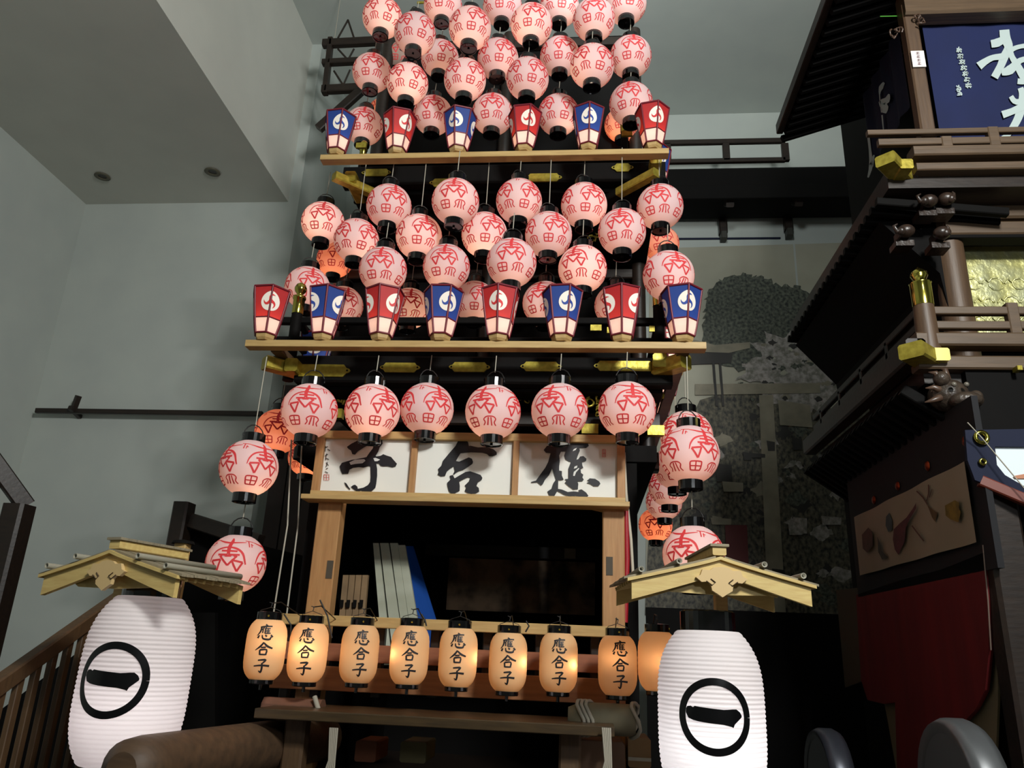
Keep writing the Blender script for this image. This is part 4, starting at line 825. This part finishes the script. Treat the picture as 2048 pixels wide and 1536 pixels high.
# upper balcony
zub = zat(1960, 310, YFR)
f(MB().beam((at(1822, 318, YFR).x, YFR, zat(1960, 308, YFR)), (XE, YFR, zat(1960, 308, YFR)), .1, .065), 'floor_beam')
f(MB().beam((at(1830, 330, YFR).x, YFR+.03, zat(1960, 334, YFR)), (XE, YFR+.03, zat(1960, 334, YFR)), .1, .05), 'floor_beam')
for py, xs_ in ((263, 1733), (283, 1755)):
    z = zat(1960, py, YFR); f(MB().beam((at(xs_, py, YFR).x, YFR, z), (XE, YFR, z), .035, .035 if py == 263 else .045), 'railing')
for px in (1892, 1988, 2095):
    p = at(px, 290, YFR); f(MB().beam((p.x, YFR, zub), (p.x, YFR, p.z+(.045 if px == 1892 else .11)), .06, .045), 'baluster')
newel_p = at(1800, 250, YFR-.02)
f(MB().beam(at(1770, 318, YFR-.1), at(1770, 318, YFR-.1)+Vector((.18, .2, 0)), .11, .07), 'gilded_beam_end', gold)
p = at(1813, 327, YFR-.07); f(MB().beam(p, p+Vector((0, .12, 0)), .075, .062), 'gilded_beam_end', gold)
Xu = at(1770, 318, 4.0).x
f(MB().box((Xu+.02, YFR+.05, zub-.18), (XE, 6.3, zub-.06)), 'deck', darkwood)
for k in range(22):
    y = YFR+.15+k*.1; f(MB().beam((Xu-.02, y, zub-.21), (Xu+.7, y, zub-.29), .045, .05), 'rafter', blackwood)
# boxing under the upper balcony (bracketing bulk) and lower one
xq = at(1880, 480, 4.3).x; f(MB().poly([(Xu+.05, zub-.25), (xq, zub-.25), (xq, zub-.95), (Xu+.35, zub-.6)], lambda x, z: (x, YFR+.3, z), thick=(0, 2.0, 0)), 'bracketing', blackwood)
f(MB().poly([(XF+.05, zlb-.18), (XE, zlb-.18), (XE, zlb-.7), (XF+.5, zlb-.7)], lambda x, z: (x, YFR+.15, z), thick=(0, 1.9, 0)), 'bracketing', blackwood)
for k in range(20): y = YFR+.1+k*.1; f(MB().beam((XF-.0, y, zlb-.22), (XF+.4, y, zlb-.5), .045, .06), 'rafter', blackwood)
# roof eave
xe = 1.5; ze = zat(1560, 275, atX(1560, 275, xe).y)
yE = atX(1560, 275, xe).y
zr_ = (atX(1560, 275, xe).z+atX(1650, 0, xe).z)/2
f(MB().poly([(xe, zr_), (XE, zr_+1.2), (XE, zr_+1.4), (xe, zr_+.12)], lambda x, z: (x, 2.2, z), thick=(0, yE-2.2, 0)), 'roof', blackwood)
f(MB().beam((xe, 2.2, zr_+.02), (xe, yE, zr_+.02), .05, .09), 'eave_board', darkwood)
for k in range(34):
    y = 2.3+k*.094; f(MB().beam((xe+.03, y, zr_-.03), (xe+1.6, y, zr_+.50), .04, .05), 'rafter', blackwood)
f(MB().beam((xe, YFR-.4, zr_+.0), (XE, YFR-.4, zr_+.35), .08, .09), 'roof_beam', darkwood)
z = zat(1960, 10, 4.05); f(MB().beam((at(1800, 10, 4.05).x, 4.05, z), (XE, 4.05, z), .12, .2), 'head_beam', brownwood)
f(MB().box((Xu+.55, 4.3, zub), (XE, 6.1, z+1.2)), 'core', blackwood)
pz = at(1790, 30, 4.1); f(MB().tube([at(1760, 33, 4.1), at(1808, 32, 4.1)], .004, 5), 'green_wire', mat('green_wire', (60, 140, 30), .5))
# post of the upper storey
pa = at(1838, 90, 4.02); pb = at(1852, 300, 4.02); xp = (at(1830, 95, 4.02).x+at(1862, 280, 4.02).x)/2
f(MB().beam((xp, 4.06, zub), (xp, 4.06, z), .085, .08, (0, 1, 0)), 'post', brownv)
q = at(1833, 118, 4.01)
lbp = thing('paper_label', q, 'small white paper label with tiny characters stuck on the upper post', 'label')
MB().box((xp-.038, 4.008, q.z-.06), (xp+.038, 4.014, q.z+.06)).build('label_sheet', mat('label_white', (222, 216, 210), .7), lbp)
m = MB()
for k in range(4):
    zc_ = q.z+.04-k*.026; mpk = lambda u, v: (xp+u, 4.006, zc_+v)
    m.ribbon([(-.008, .006), (.01, .006)], .003, mpk, sub=1); m.ribbon([(0, .01), (-.002, -.009)], .003, mpk, sub=1); m.ribbon([(-.01, -.004), (.01, -.006)], .003, mpk, sub=1)
m.build('label_text', mat('label_ink', (110, 70, 90), .7), lbp)
# blue curtains with white writing
c0, c1, d0, d1 = rectpx(1868, 20, 2260, 300, 4.12); c1 = XE-.1
ct = thing('blue_curtain', ((c0+c1)/2, 4.12, d0), 'blue cloth with big white brushed characters on the upper storey front', 'curtain', 'blue curtains of the upper storey')
n = 40; m = MB(); vs = []
for i in range(n+1):
    x = c0-.02+(c1-c0)*i/n; vs += [(x, 4.12+.004*math.sin(i*1.3), d0-.1), (x, 4.12+.004*math.sin(i*1.3), d1+.1)]
m.add(vs, [(2*i, 2*i+2, 2*i+3, 2*i+1) for i in range(n)], 0, True).build('cloth', navy, ct)
S2 = 5.298; cm = lambda x, y: at(1820+x/S2, y/S2, 4.108)
def W_(lst): 
    m = MB()
    for i, (pts, wd) in enumerate(lst): m.ribbon(pts, wd, lambda x, y, i=i: at(1820+x/S2, y/S2, 4.108-.0004*i), sub=4)
    m.build('white_character', chalk, ct)
W_([([(1000, 315), (1010, 400), (1045, 500), (1000, 600), (960, 700), (895, 820)], [105, 110, 90, 90, 80, 80]), ([(860, 465), (930, 450), (1020, 400)], [80, 90, 60]), ([(730, 700), (800, 650), (880, 610), (1000, 590), (1090, 520), (1180, 490), (1300, 480)], [90, 70, 60, 70, 50, 45, 60]),
    ([(1050, 500), (1080, 600), (1130, 680), (1200, 800), (1290, 900)], [60, 60, 70, 90, 80]), ([(970, 770), (1060, 740), (1170, 640), (1300, 620)], [60, 100, 60, 50]), ([(1140, 860), (1220, 860), (1330, 800)], [60, 60, 60])])
W_([([(1170, 930), (1190, 1010), (1170, 1180), (1110, 1320), (1020, 1440), (970, 1450)], [60, 70, 90, 80, 60, 20]), ([(1070, 1020), (1130, 1080), (1300, 1040)], [50, 60, 60]), ([(980, 1215), (1080, 1180), (1200, 1130), (1350, 1090)], [80, 70, 80, 80]), ([(1080, 1400), (1110, 1390)], [50, 10])])
m = MB(); rk = random.Random(5)
for k in range(7):
    cx, cy = 520+k*17, 530+k*62
    for (dx, dy, ex, ey) in ((-30, -15, 30, -10), (-5, -30, -10, 28), (-28, 12, 30, 18), (14, -20, 28, 0), (-22, -4, -28, 24), (6, 0, 24, 26)):
        j = [rk.randint(-5, 5) for _ in range(4)]; m.ribbon([(cx+dx+j[0], cy+dy+j[1]), (cx+ex+j[2], cy+ey+j[3])], 11, cm, sub=1)
for (cx, cy) in ((515, 930), (525, 985)):
    for (dx, dy, ex, ey) in ((-26, -20, 24, 0), (-20, 5, 30, 12), (0, -30, 10, 26), (-25, 22, 28, 20)): m.ribbon([(cx+dx, cy+dy), (cx+ex, cy+ey)], 11, cm, sub=1)
m.build('small_white_writing', chalk, ct)['kind'] = 'stuff'
# side curtain (dark) in the side plane
XCu = at(1825, 200, 4.25).x
ya, yb = 4.25, atX(1735, 250, XCu).y
cs = thing('side_curtain', (XCu, (ya+yb)/2, zub), 'dark blue side cloth with a thin white character at the float corner', 'curtain', 'blue curtains of the upper storey')
m = MB(); n = 24; vs = []
zt_ = atX(1800, 60, XCu).z; zb_ = atX(1745, 345, XCu).z
for i in range(n+1):
    y = ya+(yb-ya)*i/n; x = XCu-.02+.012*math.sin(i*1.1); vs += [(x, y, zb_), (x, y, zt_)]
m.add(vs, [(2*i, 2*i+2, 2*i+3, 2*i+1) for i in range(n)], 0, True).build('cloth', navy_dark, cs)
m = MB(); sm = lambda x, y: atX(x, y, XCu-.036)
for pts, wd in (([(1768, 165), (1762, 175), (1759, 190), (1763, 225)], [4, 9, 2, 2]), ([(1778, 188), (1774, 200), (1764, 206), (1770, 215), (1768, 226)], [3, 12, 14, 14, 8]), ([(1764, 230), (1767, 262)], [3, 2]), ([(1737, 275), (1740, 300), (1742, 330), (1736, 355)], [5, 5, 8, 3]), ([(1748, 310), (1742, 332)], [3, 9])):
    m.ribbon(pts, wd, sm, sub=3)
m.build('white_character', chalk, cs)['kind'] = 'stuff'
# carved beast head under the lower balcony
p = at(1905, 785, 3.98)
bh = thing('carved_beast_head', p, 'dark carved wooden beast head under the lower balcony corner', 'carving')
m = MB()
blob(m, (p.x, p.y+.05, p.z), .09, (1.1, 1, .95)); blob(m, (p.x+.05, p.y-.02, p.z-.05), .065, (1.3, 1, .7)); blob(m, (p.x-.05, p.y-.01, p.z+.07), .04); blob(m, (p.x+.1, p.y-.02, p.z-.03), .035); m.build('head', mat('carved_dark', (70, 58, 48), .4, c2=(44, 36, 30), scale=25, bump=.5), bh)
m = MB()
for s_ in (-1, 1): blob(m, (p.x+.01+s_*.03, p.y-.07, p.z+.02), .013)
m.build('eye', mat('eye_pale', (110, 104, 94), .3), bh)
for k, (dx, dz) in enumerate(((-.08, .1), (-.03, .12), (-.1, .02), (-.11, -.05))): MB().tube([(p.x+dx*.6, p.y, p.z+dz*.6), (p.x+dx, p.y-.02, p.z+dz), (p.x+dx*1.3, p.y, p.z+dz*1.1)], [.02, .014, .003], 8).build('mane_tuft', mat('carved_brown', (92, 70, 56), .35), bh)
# pinkish beam and lower dark frieze
z = zat(2010, 805, 4.1); f(MB().beam((at(1958, 805, 4.1).x, 4.1, z), (XE, 4.1, z), .12, .15), 'lower_lintel', mat('pinkish_wood', (120, 92, 86), .5, c2=(100, 76, 70), scale=5, stretch=(1, 10, 10)))
# lower cloth frieze: side plane
XB = at(1940, 1000, 3.9).x
def sx(px, py, o=0): return atX(px, py, XB-o)
yb0, yb1 = sx(1940, 1000).y, sx(1715, 1090).y
zt0 = sx(1925, 912).z; zt1 = sx(1712, 1042).z; zb0 = sx(1940, 1078).z; zb1 = sx(1722, 1158).z
ZT = (zt0+zt1)/2; ZBt = (zb0+zb1)/2
bn = thing('painted_banner', (XB, (yb0+yb1)/2, ZBt), 'pale silk banner painted with fan and leaves on the wooden float', 'banner')
m = MB(); n = 20; vs = []
for i in range(n+1):
    y = yb0+(yb1-yb0)*i/n; x = XB+.006*math.sin(i*.9)
    vs += [(x, y, ZBt), (x, y, ZT)]
m.add(vs, [(2*i, 2*i+2, 2*i+3, 2*i+1) for i in range(n)], 0, True).build('silk', linen, bn)
bm = lambda e: (lambda x, y: sx(x, y, .012+e))
S3 = 5.486; cv = lambda pts: [(1700+x/S3, 900+y/S3) for x, y in pts]
for nm, pts, col_ in (('painted_fan', [(1040, 610), (1150, 550), (1200, 580), (1190, 640), (1215, 680), (1190, 795), (1100, 760), (1050, 720)], (150, 120, 40)), ('painted_gourd', [(480, 870), (540, 810), (620, 740), (690, 640), (725, 580), (725, 640), (660, 750), (610, 850), (600, 1000), (530, 1150), (490, 1090), (470, 980)], (104, 48, 52)),
        ('painted_leaf', [(395, 730), (430, 690), (465, 780), (460, 880), (420, 900), (390, 830)], (70, 84, 86)), ('painted_box', [(130, 930), (200, 850), (245, 900), (250, 1050), (190, 1130), (140, 1080)], (100, 66, 54)), ('painted_leaf', [(300, 950), (330, 1020), (350, 1110), (420, 1180), (350, 1200), (310, 1120)], (76, 74, 62)),
        ('painted_branch', [(840, 590), (900, 650), (960, 690), (935, 790), (900, 740), (870, 660)], (112, 84, 44))):
    MB().poly(cv(pts), bm(0)).build(nm, mat('paint_%d_%d_%d' % col_, col_, .7, c2=tuple(int(v*.7) for v in col_), scale=20), bn)
m = MB()
for pts, wd in (([(680, 830), (740, 910), (810, 1000)], 5), ([(730, 450), (800, 520), (850, 600)], 5), ([(860, 380), (860, 480), (840, 560)], 4), ([(900, 430), (870, 520)], 3)): m.ribbon(cv(pts), wd/1.8, bm(.001), sub=2)
m.build('painted_stem', mat('paint_stem', (100, 62, 46), .7), bn)['kind'] = 'stuff'
# black border cloth round the banner, with copper medallions
bc = thing('black_border_cloth', (XB+.03, (yb0+yb1)/2, ZBt-.1), 'black cloth border with copper medallions around the painted silk banner', 'cloth')
MB().box((XB+.02, yb0-.12, ZBt-.13), (XB+.05, yb1+.15, ZT+.3)).build('cloth', mat('black_cloth', (12, 12, 18), .8), bc)
for px, py in ((1924, 882), (1849, 932), (1790, 972), (1743, 1000)):
    p = sx(px, py, .0); MB().lathe([(0, -.012), (.022, -.008), (.028, 0)], 14, T=Matrix.Translation((XB+.016, p.y, p.z)) @ Matrix.Rotation(math.pi/2, 4, 'Y')).build('medallion', copper, bc)
# red drape below, in the side plane, with the pale lining behind
rd = thing('red_drape', (XB+.1, (yb0+yb1)/2, 0), 'large crimson drape hanging below the painted banner', 'drape')
XD = XB+.02
def dx_(px, py, o=0): return atX(px, py, XD-o)
out = [(1712, 1190), (1800, 1160), (1880, 1140), (1968, 1105), (1976, 1200), (1978, 1300), (1970, 1380), (1950, 1420), (1922, 1450), (1926, 1540), (1934, 1640), (1800, 1640), (1794, 1540), (1790, 1405), (1768, 1408), (1735, 1400), (1722, 1360)]
MB().poly(out, lambda x, y: dx_(x, y), thick=(.02, 0, 0)).build('cloth', crimson, rd)
MB().poly([(1672, 1180), (1720, 1175), (1730, 1360), (1690, 1375)], lambda x, y: dx_(x, y, -.05), thick=(.01, 0, 0)).build('lining', mat('lining_olive', (80, 70, 52), .8), rd)
MB().poly([(1768, 1404), (1790, 1400), (1796, 1560), (1775, 1440)], lambda x, y: dx_(x, y, -.03), thick=(.01, 0, 0)).build('lining', mat('lining_tan', (120, 110, 84), .8), rd)
MB().poly([(1974, 1120), (1980, 1120), (1995, 1300), (1996, 1400), (1990, 1560), (1975, 1490), (1924, 1450), (1955, 1420), (1976, 1360)], lambda x, y: dx_(x, y, -.04), thick=(.01, 0, 0)).build('lining', mat('lining_tan', (120, 110, 84), .8), rd)
MB().tube([dx_(1966, 1090), dx_(1976, 1200), dx_(1982, 1300)], .004, 6).build('edge_cord', mat('edge_cord', (110, 92, 82), .6), rd)
# front face lower: navy curved cloth, pale cloth, gold crest rings
YQ = 3.78
nc = thing('navy_valance', (at(1990, 930, YQ).x, YQ, zat(1990, 980, YQ)), 'navy scalloped valance with gold rings at the front corner of the wooden float', 'valance')
MB().poly([(1930, 860), (2200, 855), (2200, 895), (1990, 893), (1994, 930), (2010, 950), (2048, 972), (2100, 990), (2200, 1010), (2200, 1040), (2048, 1000), (1990, 975), (1950, 960), (1935, 920)], lambda x, y: at(x, y, YQ), thick=(0, .02, 0)).build('cloth', navy_dark, nc)
MB().poly([(1988, 890), (2200, 890), (2200, 1010), (2048, 976), (2008, 952), (1992, 930)], lambda x, y: at(x, y, YQ+.015), thick=(0, .01, 0)).build('white_panel', mat('white_cloth', (226, 236, 240), .7), nc)
MB().poly([(2026, 952), (2048, 948), (2100, 950), (2100, 956), (2048, 957), (2030, 957)], lambda x, y: at(x, y, YQ+.008)).build('orange_motif', mat('motif_orange', (190, 130, 100), .7), nc)
for px, py, r0 in ((1963, 875, .036), (1965, 924, .018)):
    p = at(px, py, YQ-.012); T_ = Matrix.Translation(p) @ Matrix.Rotation(math.pi/2, 4, 'X')
    MB().lathe([(r0*.45, 0), (r0*.6, .012), (r0, .006), (r0, -.002), (r0*.45, -.002)], 20, T=T_, caps=False).build('gold_ring', brass, nc)
MB().tube([at(1935, 845, 3.7), at(1963, 875, 3.72), at(2060, 990, 3.7)], .003, 5).build('tie_cord', wire, nc)
f(MB().beam(at(1960, 962, 3.8), at(2120, 1030, 3.75), .05, .05), 'curved_board', mat('red_brown', (110, 46, 30), .5))
f(MB().beam((at(2020, 1200, 3.9).x, 3.9, 0), (at(2020, 1200, 3.9).x, 3.9, zat(2010, 1000, 3.9)), .16, .14), 'corner_post', darkwood)
f(MB().box((XB+.12, 4.0, 0), (XE, 6.1, zlb-.1)), 'core', blackwood)
f(MB().box((XB+.06, 3.9, .55), (XE, 6.1, .75)), 'chassis_beam', darkwood)
# wheels low at the corner
for i, (px, py, lb, Y) in enumerate(((1660, 1572, 'grey-rimmed wheel below the red drape, the rear one', 4.6), (1930, 1600, 'grey-rimmed wheel below the red drape, the front one', 3.3))):
    p = at(px, py, Y); t = thing('cart_wheel', p, lb, 'wheel', 'wheels of the wooden float')
    TT = Matrix.Rotation(math.pi/2, 4, 'Y')
    MB().lathe([(.22, -.05), (.26, -.06), (.275, -.03), (.275, .03), (.26, .06), (.22, .05)], 32, T=TT).build('rim', mat('rim_steel', (96, 98, 100), .4, .5) if i else mat('rim_grey', (58, 60, 68), .35, .5), t, (0, 0, 0))
    MB().lathe([(.07, -.08), (.07, .08)], 16, T=TT).build('hub', blackwood, t, (0, 0, 0))
    for k in range(8):
        a_ = k*math.pi/4; MB().beam((0, .05*math.cos(a_), .05*math.sin(a_)), (0, .23*math.cos(a_), .23*math.sin(a_)), .04, .05, (1, 0, 0)).build('spoke', darkwood, t, (0, 0, 0))
